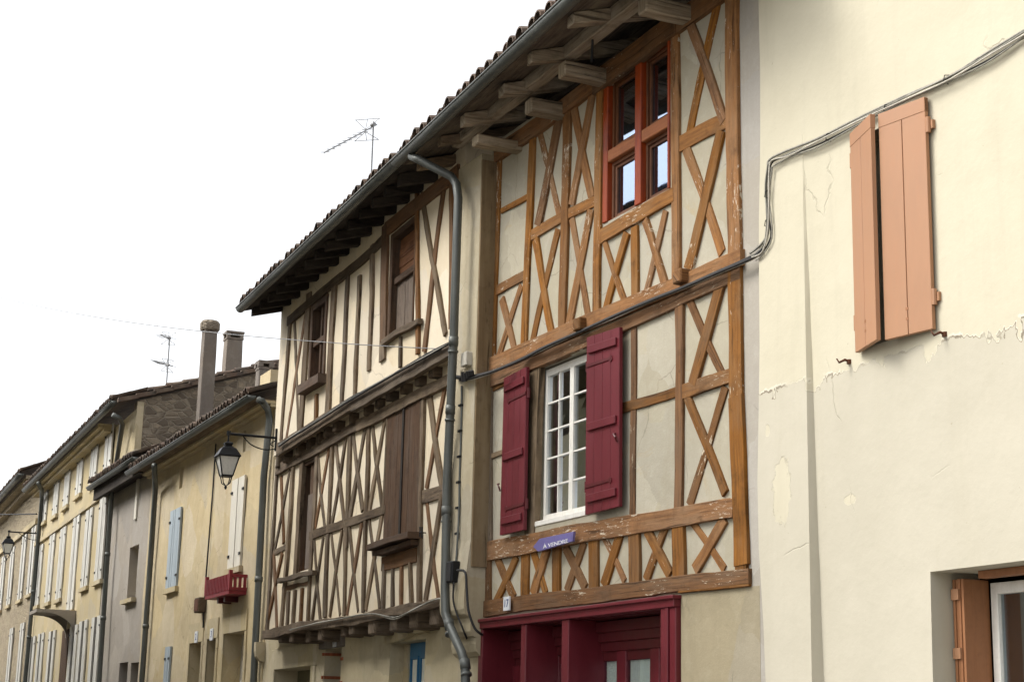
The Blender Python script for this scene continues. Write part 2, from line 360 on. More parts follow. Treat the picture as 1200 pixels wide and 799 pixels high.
    def tube(s, pts, rad, nseg=8, closed=True):
        pts = [Vector(p) for p in pts]; rings = []
        rads = rad if isinstance(rad, (list, tuple)) else [rad] * len(pts)
        up = None
        for i, p in enumerate(pts):
            t = (pts[min(i + 1, len(pts) - 1)] - pts[max(i - 1, 0)]).normalized()
            if up is None: up = t.orthogonal().normalized()
            up = (up - t * up.dot(t))
            up = up.normalized() if up.length > 1e-6 else t.orthogonal().normalized()
            sd_ = t.cross(up); n = len(s.V); rings.append(n)
            for k in range(nseg):
                a = 6.28318 * k / nseg; s.V.append(tuple(p + (up * math.cos(a) + sd_ * math.sin(a)) * rads[i]))
        for i in range(len(rings) - 1):
            for k in range(nseg):
                k2 = (k + 1) % nseg; s.face((rings[i] + k, rings[i] + k2, rings[i + 1] + k2, rings[i + 1] + k))
        if closed:
            s.face(tuple(range(rings[0] + nseg - 1, rings[0] - 1, -1))); s.face(tuple(range(rings[-1], rings[-1] + nseg)))
        return s
    def lathe(s, c, prof, n=4, rot=.785, sq=(1, 1)):
        """rings (radius, z) about a vertical axis at c=(u,v); n=4 gives a square section"""
        rings = []
        for r_, z in prof:
            k0 = len(s.V); rings.append(k0)
            for k in range(n):
                a = rot + 6.28318 * k / n; s.V.append((c[0] + r_ * math.cos(a) * sq[0], c[1] + r_ * math.sin(a) * sq[1], z))
        for i in range(len(rings) - 1):
            for k in range(n): k2 = (k + 1) % n; s.face((rings[i] + k, rings[i] + k2, rings[i + 1] + k2, rings[i + 1] + k))
        s.face(tuple(range(rings[0] + n - 1, rings[0] - 1, -1))); s.face(tuple(range(rings[-1], rings[-1] + n)))
        return s
    def build(s, name, mat, parent, smooth=False, bevel=0, label=None):
        """facade coordinates -> local coordinates of the root: x along, y into the wall, z up"""
        fr, cu, cv, cz = FRAME[top_of(parent).name]
        me = bpy.data.meshes.new(name)
        me.from_pydata([(u - cu, -(v - cv), z - cz) for u, v, z in s.V], [], s.Fc)
        uvl = me.uv_layers.new(name='UVMap'); li = 0
        for f, uv in zip(s.Fc, s.UV):
            for k in range(len(f)):
                if uv: uvl.data[li].uv = uv[k]
                else:
                    p = s.V[f[k]]; uvl.data[li].uv = (p[2], p[0] + p[1])
                li += 1
        bm = bmesh.new(); bm.from_mesh(me); bmesh.ops.recalc_face_normals(bm, faces=bm.faces)
        if bevel: bmesh.ops.bevel(bm, geom=[e for e in bm.edges], offset=bevel, segments=1, affect='EDGES')
        if smooth:
            for f in bm.faces: f.smooth = True
        bm.to_mesh(me); bm.free(); me.validate()
        me.materials.append(M[mat])
        o = bpy.data.objects.new(name, me); COL.objects.link(o); o.parent = parent
        if label: o['label'] = label
        return o

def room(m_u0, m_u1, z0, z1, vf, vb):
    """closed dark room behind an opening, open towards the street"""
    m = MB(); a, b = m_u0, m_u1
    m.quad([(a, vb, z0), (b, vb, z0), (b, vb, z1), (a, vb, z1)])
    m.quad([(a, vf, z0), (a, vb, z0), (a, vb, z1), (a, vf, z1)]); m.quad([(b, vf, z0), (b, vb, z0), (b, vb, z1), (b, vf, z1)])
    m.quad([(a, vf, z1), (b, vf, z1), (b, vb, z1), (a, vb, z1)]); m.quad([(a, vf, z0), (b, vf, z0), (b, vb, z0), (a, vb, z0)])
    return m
def n2(a, b): return math.sin(a * 1.7 + 1.3) * math.cos(b * 2.1 + .4) + .5 * math.sin(a * 4.1 + b * 3.3)
def wall(fr_v, u0, u1, z0, z1, holes, thick=.35, step=.45, amp=.004, leftf=None, rightf=None):
    """wall sheet at v=fr_v with real openings (u0,u1,z0,z1) and their reveals, and its own thickness"""
    us = sorted({u0, u1, *[h[0] for h in holes], *[h[1] for h in holes]}); zs = sorted({z0, z1, *[h[2] for h in holes], *[h[3] for h in holes]})
    us = [u for u in us if u0 <= u <= u1]; zs = [z for z in zs if z0 <= z <= z1]
    def fill(a):
        r_ = [a[0]]
        for x in a[1:]:
            k = max(1, int((x - r_[-1]) / step + .5)); b0 = r_[-1]; r_ += [b0 + (x - b0) * (i + 1) / k for i in range(k)]
        return r_
    us, zs = fill(us), fill(zs); m = MB(); idx = {}
    def vert(i, j, back):
        if (i, j, back) not in idx:
            u, z = us[i], zs[j]; uu = u
            if i == 0 and leftf: uu = leftf(z)
            if i == len(us) - 1 and rightf: uu = rightf(z)
            m.V.append((uu, fr_v - (thick if back else -amp * n2(u, z)), z)); idx[(i, j, back)] = len(m.V) - 1
        return idx[(i, j, back)]
    def solid(i, j):
        if i < 0 or j < 0 or i >= len(us) - 1 or j >= len(zs) - 1: return False
        cu, cz = (us[i] + us[i + 1]) / 2, (zs[j] + zs[j + 1]) / 2
        return not any(h[0] < cu < h[1] and h[2] < cz < h[3] for h in holes)
    for i in range(len(us) - 1):
        for j in range(len(zs) - 1):
            if not solid(i, j): continue
            m.face((vert(i, j, 0), vert(i + 1, j, 0), vert(i + 1, j + 1, 0), vert(i, j + 1, 0)))
            m.face((vert(i, j + 1, 1), vert(i + 1, j + 1, 1), vert(i + 1, j, 1), vert(i, j, 1)))
            for di, dj, a, b in ((-1, 0, (i, j), (i, j + 1)), (1, 0, (i + 1, j + 1), (i + 1, j)), (0, -1, (i + 1, j), (i, j)), (0, 1, (i, j + 1), (i + 1, j + 1))):
                if not solid(i + di, j + dj): m.face((vert(*a, 0), vert(*b, 0), vert(*b, 1), vert(*a, 1)))
    return m
def tiles(u0, u1, v_edge, z_edge, slope, depth, pitch=.215, tl=.38, rad=.088):
    m = MB(); n = int((u1 - u0) / pitch); K = 6
    m.quad([(u0, v_edge - .03, z_edge - .035), (u1, v_edge - .03, z_edge - .035), (u1, v_edge - depth, z_edge - .035 + slope * depth), (u0, v_edge - depth, z_edge - .035 + slope * depth)])
    for i in range(n):
        uc = u0 + pitch * (i + .5)
        for j in range(int(depth / tl) + 1):
            jit = rnd(-.012, .012); ve = v_edge - j * tl + rnd(-.02, .02) + (rnd(0, .05) if j == 0 else 0); vb = ve - tl - .06
            lift = .035 + rnd(0, .012) + (.012 if j == 0 else 0)
            z0 = z_edge + (v_edge - ve) * slope + lift; z1 = z_edge + (v_edge - vb) * slope + .01
            ra, rb = rad * rnd(.95, 1.08), rad * .78
            A = [(uc + jit + ra * math.cos(math.pi * k / K), ve, z0 + ra * math.sin(math.pi * k / K) - .045) for k in range(K + 1)]
            Ai = [(uc + jit + (ra - .016) * math.cos(math.pi * k / K), ve, z0 + (ra - .016) * math.sin(math.pi * k / K) - .045) for k in range(K + 1)]
            B = [(uc + rb * math.cos(math.pi * k / K), vb, z1 + rb * math.sin(math.pi * k / K) - .045) for k in range(K + 1)]
            b0 = len(m.V); m.V += A + B + Ai
            for k in range(K):
                m.face((b0 + k, b0 + k + 1, b0 + K + 1 + k + 1, b0 + K + 1 + k))
                m.face((b0 + k + 1, b0 + k, b0 + 2 * K + 2 + k, b0 + 2 * K + 2 + k + 1))
        # the channel tile below, only its first lengths
        uc2 = uc + pitch / 2
        for j in range(2):
            ve = v_edge - j * tl + rnd(.0, .03)
            b0 = len(m.V)
            for vv, zz in ((ve, z_edge - .01), (ve - tl, z_edge + slope * tl)):
                zz += slope * tl * j
                for k in range(K + 1): m.V.append((uc2 + .075 * math.cos(math.pi + math.pi * k / K), vv, zz + .055 + .075 * math.sin(math.pi + math.pi * k / K)))
            for k in range(K): m.face((b0 + k, b0 + k + 1, b0 + K + 2 + k, b0 + K + 1 + k))
    return m
def gutter(u0, u1, v, z, r=.085, n=10, taper=0):
    m = MB(); L_ = []
    segs = max(2, int((u1 - u0) / 1.2))
    for i in range(segs + 1):
        u = u0 + (u1 - u0) * i / segs; zz = z + rnd(-.006, .006)
        ring = [(u, v + r * math.cos(math.pi + math.pi * k / n), zz + r * math.sin(math.pi + math.pi * k / n)) for k in range(n + 1)]
        ring += [(u, v + (r - .008) * math.cos(-math.pi * k / n), zz + (r - .008) * math.sin(-math.pi * k / n)) for k in range(n + 1)]
        b0 = len(m.V); m.V += ring; L_.append(b0)
    K = 2 * n + 2
    for i in range(segs):
        for k in range(K): m.face((L_[i] + k, L_[i] + (k + 1) % K, L_[i + 1] + (k + 1) % K, L_[i + 1] + k))
    for b0, fl in ((L_[0], 1), (L_[-1], 0)): m.face(tuple(b0 + k for k in range(n + 1)))
    m.tube([(u0, v + r, z), (u1, v + r, z)], .011, 6)
    return m
def rings(m, path, rad, ts):
    for (p, q) in ts:
        p = Vector(p); q = Vector(q); m.tube([p, q], rad, 10)
    return m
def text_mesh(txt, fr, parent, u, z, v, h, mat, name='lettering', rot=0.0, sx=1.0, ext=.002):
    cu = bpy.data.curves.new('tmp', 'FONT'); cu.body = txt; cu.size = h; cu.extrude = ext; cu.align_x = 'CENTER'; cu.align_y = 'CENTER'
    ob = bpy.data.objects.new('tmp', cu); COL.objects.link(ob)
    dg = bpy.context.evaluated_depsgraph_get(); me0 = bpy.data.meshes.new_from_object(ob.evaluated_get(dg)); bpy.data.objects.remove(ob)
    m = MB(); c, s_ = math.cos(rot), math.sin(rot)
    m.V = [(u + (p.co.x * c - p.co.y * s_) * sx, v + p.co.z, z + p.co.x * s_ + p.co.y * c) for p in me0.vertices]
    for f in me0.polygons: m.face(tuple(f.vertices))
    return m.build(name, mat, parent)
def T(fr, rt, name, p, q, wpx, v, mat, back=.06, vw=None, wob=.006, label=None):
    """timber between two photo points p,q, projected on the facade plane v; width in photo pixels"""
    e_ = (Vector(q) - Vector(p)).normalized() * 2.0; p = tuple(Vector(p) - e_); q = tuple(Vector(q) + e_)
    a = Vector(fr.at(*p, v)); b = Vector(fr.at(*q, v))
    P = Vector(p); Q = Vector(q); n = Vector((-(Q - P).y, (Q - P).x)).normalized() * wpx / 2
    def wd(pt):
        x = Vector(fr.at(*(pt + n), v)); y = Vector(fr.at(*(pt - n), v)); d = (b - a).normalized(); e = x - y
        return abs(e.x * -d.y + e.y * d.x)
    vv = v + rnd(0, .010)
    return MB().beam(a, b, wd(P), v - back, vv, wob, None, wd(Q)).build(name, mat, rt, label=label)
def quadpx(fr, pts, v): return [fr.at(*p, v) for p in pts]

# ================================================================== setting
def sheet(name, x0, x1, y0, y1, z0, z1, mat, kind='structure'):
    me = bpy.data.meshes.new(name); P = [(x, y, z) for x in (x0, x1) for y in (y0, y1) for z in (z0, z1)]
    me.from_pydata(P, [], [(0, 1, 3, 2), (4, 6, 7, 5), (0, 4, 5, 1), (2, 3, 7, 6), (0, 2, 6, 4), (1, 5, 7, 3)])
    bm = bmesh.new(); bm.from_mesh(me); bmesh.ops.recalc_face_normals(bm, faces=bm.faces); bm.to_mesh(me); bm.free()
    me.materials.append(M[mat]); o = bpy.data.objects.new(name, me); COL.objects.link(o); o['kind'] = kind; return o
sheet('ground', -400, 400, -400, 400, -.6, -.16, 'paving')
sheet('road', -120, 60, -1.6, 5.4, -.4, -.13, 'asphalt')
sheet('pavement', -120, 60, 5.4, 30, -.4, 0, 'paving')
sheet('kerb', -120, 60, -1.75, -1.6, -.4, .004, 'limestone')

# ================================================================== cream rendered house (right)
zl = F3.at(1150, 395, .06)[1] + .06; pc = F3.at(921, 575, .08)
CU4 = -7.5
cream_mat(zl, [(pc[0] - CU4, pc[1], .115, .27), (F3.at(996, 585, .06)[0] - CU4, F3.at(996, 585, .06)[1], .07, .035), (F3.at(906, 505, .06)[0] - CU4, F3.at(906, 505, .06)[1], .03, .05)])
H4 = root('rendered_house', F3, CU4, 'tall cream rendered house with flaking paint and salmon shutters, at the right', 'house')
hu0, hu1 = -9.56, -8.80; hz0, hz1 = F3.at(1012, 412, .08)[1] + .03, F3.at(999.4, 158.5, .08)[1] - .03
lw = (-8.945, -7.55, 1.0, 2.742)
EL = lambda z: -10.845 + max(0, (3.2 - z)) * .10 + .01 * math.sin(z * 3.1)
H4u1 = -3.6
wall(.06, -10.845, H4u1, -.1, 10.4, [(hu0, hu1, hz0, hz1), lw], .42, .5, .005, leftf=EL).build('wall', 'cream_two_coats', H4)
# battered pilaster strip on the left end
m = MB(); prev = None
ring = []
for k in range(13):
    z = -.1 + 6.3 * k / 12; ub = -10.27 + (.0 if z > 6 else (6.2 - z) * .028); vv = .064 + max(0, (6.2 - z)) * .020
    ring.append(len(m.V)); m.V += [(EL(z), .05, z), (EL(z), vv, z), (ub, vv, z), (ub + .025, .05, z)]
for k in range(12):
    for j in range(4): m.face((ring[k] + j, ring[k] + (j + 1) % 4, ring[k + 1] + (j + 1) % 4, ring[k + 1] + j))
m.face((0, 1, 2, 3)); m.face(tuple(ring[-1] + j for j in (3, 2, 1, 0)))
m.build('buttress', 'cream_two_coats', H4)
# roof
tiles(-10.9, H4u1 + .1, .34, 10.35, .3, 3.2).build('roof', 'roof_tile', H4)
gutter(-10.9, H4u1, .36, 10.3).build('gutter', 'zinc', H4, True)
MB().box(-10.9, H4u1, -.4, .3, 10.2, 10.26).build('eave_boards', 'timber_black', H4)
# upper window with two salmon leaves ajar
wf = MB(); wf.box(hu0 + .002, hu0 + .06, -.32, -.24, hz0, hz1); wf.box(hu1 - .06, hu1 - .002, -.32, -.24, hz0, hz1)
wf.box(hu0 + .06, hu1 - .06, -.32, -.24, hz1 - .06, hz1); wf.box(hu0 + .06, hu1 - .06, -.32, -.24, hz0, hz0 + .06); wf.box(-9.2, -9.15, -.32, -.24, hz0 + .06, hz1 - .06)
wfo = wf.build('window', 'white_paint', H4)
MB().box(hu0 + .06, hu1 - .06, -.285, -.28, hz0 + .06, hz1 - .06).build('pane', 'glass', wfo)
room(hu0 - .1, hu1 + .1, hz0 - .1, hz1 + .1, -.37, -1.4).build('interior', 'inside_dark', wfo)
def leaf(uh, sgn, wd, z0, z1, ang, v0=.075):
    c, s_ = math.cos(ang), math.sin(ang); X = lambda t, d: (uh + sgn * (t * c) + sgn * d * s_ * -1, v0 + t * s_ + d * c)
    def slab(m, t0, t1, d0, d1, za, zb):
        A = [X(t0, d0), X(t1, d0), X(t1, d1), X(t0, d1)]; n = len(m.V)
        m.V += [(a[0], a[1], za) for a in A] + [(a[0], a[1], zb) for a in A]; r = rnd(0, 50)
        for f in ((0, 1, 2, 3), (4, 5, 6, 7), (0, 1, 5, 4), (1, 2, 6, 5), (2, 3, 7, 6), (3, 0, 4, 7)):
            m.face(tuple(n + i for i in f))
    m = MB(); h = wd / 2
    slab(m, 0, h - .003, 0, .034, z0, z1); slab(m, h + .003, wd, 0, .034, z0, z1); slab(m, h - .006, h + .006, .004, .026, z0, z1)
    slab(m, -.0, wd + .002, -.003, .037, z1 - .10, z1 + .004)
    lf = m.build('shutter', 'salmon', H4, bevel=.0025)
    for zz in (z1 - .2, z0 + .22):
        q = MB(); q.tube([(uh - sgn * .012, v0 + .015, zz - .055), (uh - sgn * .012, v0 + .015, zz + .055)], .019, 10)
        q.box(min(uh - sgn * .05, uh + sgn * .01), max(uh - sgn * .05, uh + sgn * .01), .055, .085, zz - .03, zz + .03)
        q.build('hinge', 'salmon', lf, False)
    q = MB(); slab(q, wd * .48, wd * .54, .034, .036, z0 + .1, z0 + .12); slab(q, wd * .48, wd * .54, .034, .036, z0 + .17, z0 + .19); q.build('bolt_plate', 'terracotta_paint', lf)
leaf(-9.605, 1, .418, hz0 - .03, hz1 + .03, R(17)); leaf(-8.775, -1, .428, hz0 - .03, hz1 + .03, R(9))
# lower window
m = MB(); m.box(lw[0] + .25, lw[1] - .002, -.20, -.13, lw[3] - .05, lw[3] - .003)
m.build('shutter_head_rail', 'terracotta_paint', H4)
def folded(u, d):
    m = MB()
    for k in range(4): m.box(u + .012 + k * .026, u + .034 + k * .026, -.335, -.115 - .006 * (k % 2), .98 + .03, 2.70)
    so_ = m.build('folding_shutter', 'terracotta_paint', H4, bevel=.002)
    for zz in (2.60, 2.22, 1.6): MB().box(u + .014, u + .085, -.113, -.098, zz - .035, zz + .035).build('hinge', 'salmon', so_)
folded(lw[0], 1)
m = MB(); fz = lw[3] - .06; u0_, u1_ = lw[0] + .13, lw[1] - .13
m.box(u0_, u0_ + .065, -.40, -.33, 1.03, fz); m.box(u1_ - .065, u1_, -.40, -.33, 1.03, fz); m.box(u0_ + .065, u1_ - .065, -.40, -.33, fz - .075, fz - .001); m.box(u0_ + .065, u1_ - .065, -.40, -.33, 1.03, 1.10); m.box((u0_ + u1_) / 2 - .05, (u0_ + u1_) / 2 + .05, -.39, -.32, 1.10, fz - .075)
lwo = m.build('window', 'white_paint', H4, bevel=.004)
for a, b in ((u0_ + .065, (u0_ + u1_) / 2 - .05), ((u0_ + u1_) / 2 + .05, u1_ - .065)): MB().box(a, b, -.365, -.36, 1.10, fz - .075).build('pane', 'glass', lwo)
m = MB(); k = 60
for i in range(k):
    a = u0_ - .05 + (u1_ - u0_ + .1) * i / k; b = u0_ - .05 + (u1_ - u0_ + .1) * (i + 1) / k; va = -.46 + .014 * math.sin(i * 1.25); vb = -.46 + .014 * math.sin((i + 1) * 1.25)
    m.quad([(a, va, 1.0), (b, vb, 1.0), (b, vb, fz), (a, va, fz)])
m.build('curtain', 'curtain_dark', lwo, True)
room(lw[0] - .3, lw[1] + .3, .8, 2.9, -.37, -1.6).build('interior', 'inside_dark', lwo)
MB().box(lw[0] - .05, lw[1] + .05, -.33, .12, .95, .998).build('window_sill', 'limestone', H4)
# rusty hooks
def hook(px, py, label):
    u, z = F3.at(px, py, .06); r_ = root('wall_hook', F3, u, label, 'hook', 'rusty hooks in the cream wall', .06, z)
    MB().tube([(u, .05, z), (u - .005, .10, z + .012), (u - .02, .14, z - .01), (u - .035, .15, z + .02)], [.011, .010, .009, .006], 7).build('hook_bar', 'rust', r_, True)
    MB().lathe((u, .066), [(.02, z - .016), (.02, z + .016)], 6).build('backplate', 'rust', r_)
hook(996, 424, 'small rusty hook below left edge of the upper salmon shutters'); hook(1108, 392, 'small rusty hook below right corner of the upper salmon shutters')

# ================================================================== orange half-timbered house (middle)
H3 = root('half_timbered_house', F3, -13.7, 'half-timbered house with orange-brown beams, burgundy shutters and burgundy shopfront', 'house')
V3 = 0.0
A = zm(560, 100, 2.497); B = zm(540, 370, 2.958); C3 = zm(680, 0, 3.995); D3 = zm(540, 580, 3.158)
uw0, uw1 = F3.at(708, 180)[0], F3.at(786, 180)[0]
zw0, zw1 = F3.at(708, 262)[1], 7.80
# main window opening
wu0, wu1 = F3.at(636, 500, -.05)[0], F3.at(705, 500, -.05)[0] ; wz0, wz1 = F3.at(637, 615)[1], F3.at(637, 431)[1] + .02
su0, su1, szt = -15.99, -12.18, 2.74
wall(V3, -16.1, -10.86, -.1, 7.96, [(uw0, uw1, zw0, zw1), (wu0 - .03, wu1 + .03, wz0, wz1), (su0, su1, -.1, szt)], .40, .45, .003).build('wall', 'infill_grey', H3)
# plain grey render: strip by the cream house, and right of the shop
m = MB(); zz = [-.1 + 8.2 * i / 16 for i in range(17)]
pr = lambda z: -11.255 + max(0, 3.6 - z) * .11
for i in range(16):
    a, b = zz[i], zz[i + 1]; m.quad([(pr(a), .006, a), (-10.80, .012, a), (-10.80, .012, b), (pr(b), .006, b)]); m.quad([(pr(b), .006, b), (pr(b), -.02, b), (pr(a), -.02, a), (pr(a), .006, a)])
m.build('render_strip', 'strip_grey', H3)
MB().box(-12.15, -11.0, -.02, .010, -.1, 2.80).build('render_panel', 'ground_grey', H3)
tp, tb, tr_, tm = 'timber_post', 'timber_brace', 'timber_rail', 'timber_beam'
O, BR = 'timber_orange', 'timber_brown'
def t3(kind, z, p, q, w, v=.02, mat=O, s=None):
    return T(F3, H3, kind, z(*p), z(*q), w * (.86 if kind == tb else .94) / s, v * .55 + .004, mat)
SA, SB, SC3, SD = 2.497, 2.958, 3.995, 3.158
# top storey
for kind, p, q, w_, v in (
    (tp, (62, 185), (42, 790), 15, .030), (tp, (160, 140), (134, 765), 17, .030), (tr_, (72, 365), (145, 325), 15, .020), (tr_, (52, 602), (130, 558), 27, .022),
    (tb, (70, 630), (105, 775), 17, .024), (tb, (125, 590), (60, 790), 15, .016), (tb, (180, 140), (235, 375), 18, .016), (tb, (235, 95), (175, 405), 21, .026),
    (tp, (260, 72), (245, 715), 21, .032), (tr_, (162, 436), (342, 338), 30, .020), (tb, (280, 72), (330, 325), 22, .028), (tb, (338, 8), (275, 345), 19, .017),
    (tp, (357, -25), (345, 668), 20, .034), (tb, (168, 455), (215, 725), 19, .028), (tb, (232, 425), (160, 748), 17, .017), (tb, (274, 393), (322, 680), 18, .017), (tb, (328, 368), (266, 700), 21, .027),
    (tr_, (360, 442), (568, 322), 40, .040), (tp, (458, 418), (458, 612), 20, .026), (tb, (372, 462), (430, 632), 17, .016), (tb, (433, 436), (374, 652), 19, .026),
    (tb, (490, 400), (546, 578), 21, .026), (tb, (548, 372), (490, 608), 16, .016), (tp, (574, -170), (578, 558), 24, .036),
    (tb, (608, 190), (712, 485), 28, .018), (tb, (710, 138), (615, 533), 28, .030)):
    t3(kind, A, p, q, w_, v, O, SA)
for kind, p, q, w_, v in ((tb, (505, 95), (668, 560), 46, .030), (tb, (645, -10), (505, 650), 36, .018), (tr_, (470, 672), (690, 555), 74, .024)):
    t3(kind, C3, p, q, w_, v, O, SC3)
T(F3, H3, tp, (856.5, -6), (859.5, 300), 14.5, .036, O)
T(F3, H3, tp, (859.5, 318), (862, 470), 15, .036, O); T(F3, H3, tp, (862, 466), (868, 660), 15.5, .034, BR)
T(F3, H3, tm, (581, 180), (700, 94), 16, .046, O); T(F3, H3, tm, (696, 97), (790, 27), 21, .050, BR); T(F3, H3, tm, (788, 29), (862, -22), 22, .046, O)
MB().box(-16.0, -10.8, -1.0, -.9, 7.4, 8.9).build('attic_shade', 'timber_black', H3)  # black sheet stands in for the deep shade of the open attic
T(F3, H3, tm, (574, 428), (866, 302), 17, .050, O)           # storey beams either side of the cable
T(F3, H3, tm, (575, 446), (866, 320), 14, .030, BR)
for (px, py) in ((678, 380), (796, 324)):
    u, z = F3.at(px, py, .1); MB().box(u - .07, u + .07, .0, .13, z - .06, z + .06, 'v').build('beam_end', BR, H3, bevel=.012)
# middle storey
for kind, p, q, w_, v, mt in (
    (tp, (97, 200), (92, 790), 30, .026, 'timber_weathered'), (tr_, (108, 252), (150, 233), 22, .016, BR), (tr_, (108, 487), (142, 474), 18, .016, 'timber_weathered'),
    (tp, (258, 170), (238, 750), 34, .012, 'timber_weathered'), (tr_, (105, 220), (440, 88), 26, .036, 'timber_weathered'), (tp, (598, 40), (593, 695), 19, .020, BR), (tp, (757, -80), (755, 665), 27, .030, BR),
    (tr_, (555, 322), (742, 262), 36, .018, BR), (tr_, (768, 264), (928, 210), 52, .026, BR), (tb, (778, -88), (905, 200), 27, .017, BR), (tb, (902, -112), (806, 232), 34, .031, BR),
    (tb, (785, 285), (912, 610), 30, .030, BR), (tb, (912, 250), (792, 650), 27, .018, BR)):
    t3(kind, B, p, q, w_, v, mt, SB)
t3(tm, D3, (105, 205), (1000, 47), 76, .056, O, SD); t3(tm, D3, (82, 420), (1060, 298), 62, .058, BR, SD)
t3(tm, D3, (812, 330), (1060, 305), 66, .052, O, SD)
for kind, p, q, w_, v in (
    (tp, (97, 185), (97, 408), 25, .030), (tp, (236, 200), (234, 378), 30, .032), (tp, (354, 190), (353, 356), 30, .030), (tp, (490, 160), (490, 336), 36, .032), (tp, (640, 135), (642, 318), 40, .030), (tp, (803, 100), (808, 300), 45, .034),
    (tp, (1033, -10), (1036, 275), 44, .040), (tb, (135, 236), (192, 375), 26, .028), (tb, (205, 232), (132, 388), 24, .018), (tb, (265, 205), (312, 358), 24, .016), (tb, (318, 200), (268, 362), 30, .028),
    (tb, (385, 195), (456, 338), 30, .028), (tb, (455, 178), (393, 348), 26, .016), (tb, (530, 160), (602, 312), 22, .016), (tb, (586, 150), (528, 328), 32, .028), (tb, (690, 135), (768, 292), 34, .028), (tb, (757, 115), (688, 308), 28, .016),
    (tb, (850, 95), (972, 268), 28, .016), (tb, (972, 90), (868, 268), 38, .028)):
    t3(kind, D3, p, q, w_, v, O if kind != tp else BR, SD)
# upper cross window
def bar(m, u0, u1, v0, v1, z0, z1, ax=None): m.box(u0, u1, v0, v1, z0, z1, ax)
def win_upper():
    um = F3.at(747, 180, .02)[0]; zt = F3.at(747, 160, .03)[1]
    o1 = MB(); f = .085
    o1.box(uw0, uw0 + .09, -.15, .016, zw0, zw1, 'z'); o1.box(um - .055, um + .055, -.15, .020, zw0, zw1, 'z'); o1.box(uw1 - .03, uw1, -.15, .02, zw0, zw1, 'z'); o1.box(uw0 + .091, um - .056, -.15, .012, zw1 - .04, zw1, 'u'); o1.box(um + .056, uw1 - .031, -.15, .012, zw1 - .04, zw1, 'u'); f = .09
    wn = o1.build('window', 'frame_red', H3, bevel=.006)
    m = MB(); m.box(uw0 + .091, um - .056, -.15, .014, zt - .07, zt + .05, 'u'); m.box(um + .056, uw1 - .031, -.15, .014, zt - .07, zt + .05, 'u'); m.build('transom', 'frame_transom', wn, bevel=.008)
    for a, b in ((uw0 + f, um - .055), (um + .055, uw1 - .03)):
        for c, d in ((zw0, zt - .07), (zt + .05, zw1 - .04)):
            k = MB()
            for j, (ins, va, vb) in enumerate(((.002, -.06, -.035), (.032, -.085, -.056))):
                t = .03
                k.box(a + ins, a + ins + t, va, vb, c + ins, d - ins, 'z'); k.box(b - ins - t, b - ins, va, vb, c + ins, d - ins, 'z')
                k.box(a + ins + t, b - ins - t, va, vb, d - ins - t, d - ins, 'u'); k.box(a + ins + t, b - ins - t, va, vb, c + ins, c + ins + t, 'u')
            k.build('casement', 'frame_inner', wn, bevel=.003)
            MB().box(a + .060, b - .060, -.078, -.074, c + .060, d - .060).build('pane', 'glass_sky_tint', wn)
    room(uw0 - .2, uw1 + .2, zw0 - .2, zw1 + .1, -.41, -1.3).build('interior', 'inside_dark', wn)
win_upper()
# white casement window
def win_white():
    fr = .055; o1 = MB(); a, b, c, d = wu0, wu1, wz0 + .05, wz1 - .02
    o1.box(a, a + .03, -.15, -.07, c, d); o1.box(b - .03, b, -.15, -.07, c, d); o1.box(a + .03, b - .03, -.15, -.07, d - .035, d); o1.box(a - .02, b + .02, -.15, .01, wz0 - .0, wz0 + .05)
    wn = o1.build('window', 'white_paint', H3, bevel=.004)
    um = (a + b) / 2 - .02
    for s0, s1 in ((a + .031, um - .001), (um + .001, b - .031)):
        k = MB(); z0, z1 = c + .002, d - .037; t = .038
        k.box(s0, s0 + t, -.12, -.062, z0, z1); k.box(s1 - t, s1, -.12, -.062, z0, z1); k.box(s0 + t, s1 - t, -.12, -.062, z0, z0 + t + .02); k.box(s0 + t, s1 - t, -.12, -.062, z1 - t, z1)
        zz0, zz1 = z0 + t + .02, z1 - t; sm = (s0 + s1) / 2
        k.box(sm - .008, sm + .008, -.105, -.068, zz0, zz1)
        for i in range(1, 5):
            z = zz0 + (zz1 - zz0) * i / 5; k.box(s0 + t, sm - .011, -.105, -.07, z - .008, z + .008); k.box(sm + .011, s1 - t, -.105, -.07, z - .008, z + .008)
        k.build('casement', 'white_paint', wn)
        for i in range(5):
            for (x0, x1) in ((s0 + t, sm - .011), (sm + .011, s1 - t)):
                zA = zz0 + (zz1 - zz0) * i / 5 + .004; zB = zz0 + (zz1 - zz0) * (i + 1) / 5 - .004
                e = rnd(-.004, .004); q = MB(); q.quad([(x0, -.088 + e, zA), (x1, -.088 - e, zA), (x1, -.088 - e + rnd(-.003, .003), zB), (x0, -.088 + e, zB)]); q.build('pane', 'glass', wn)
    room(a - .3, b + .3, c - .3, d + .3, -.41, -1.6).build('interior', 'inside_olive', wn)
win_white()
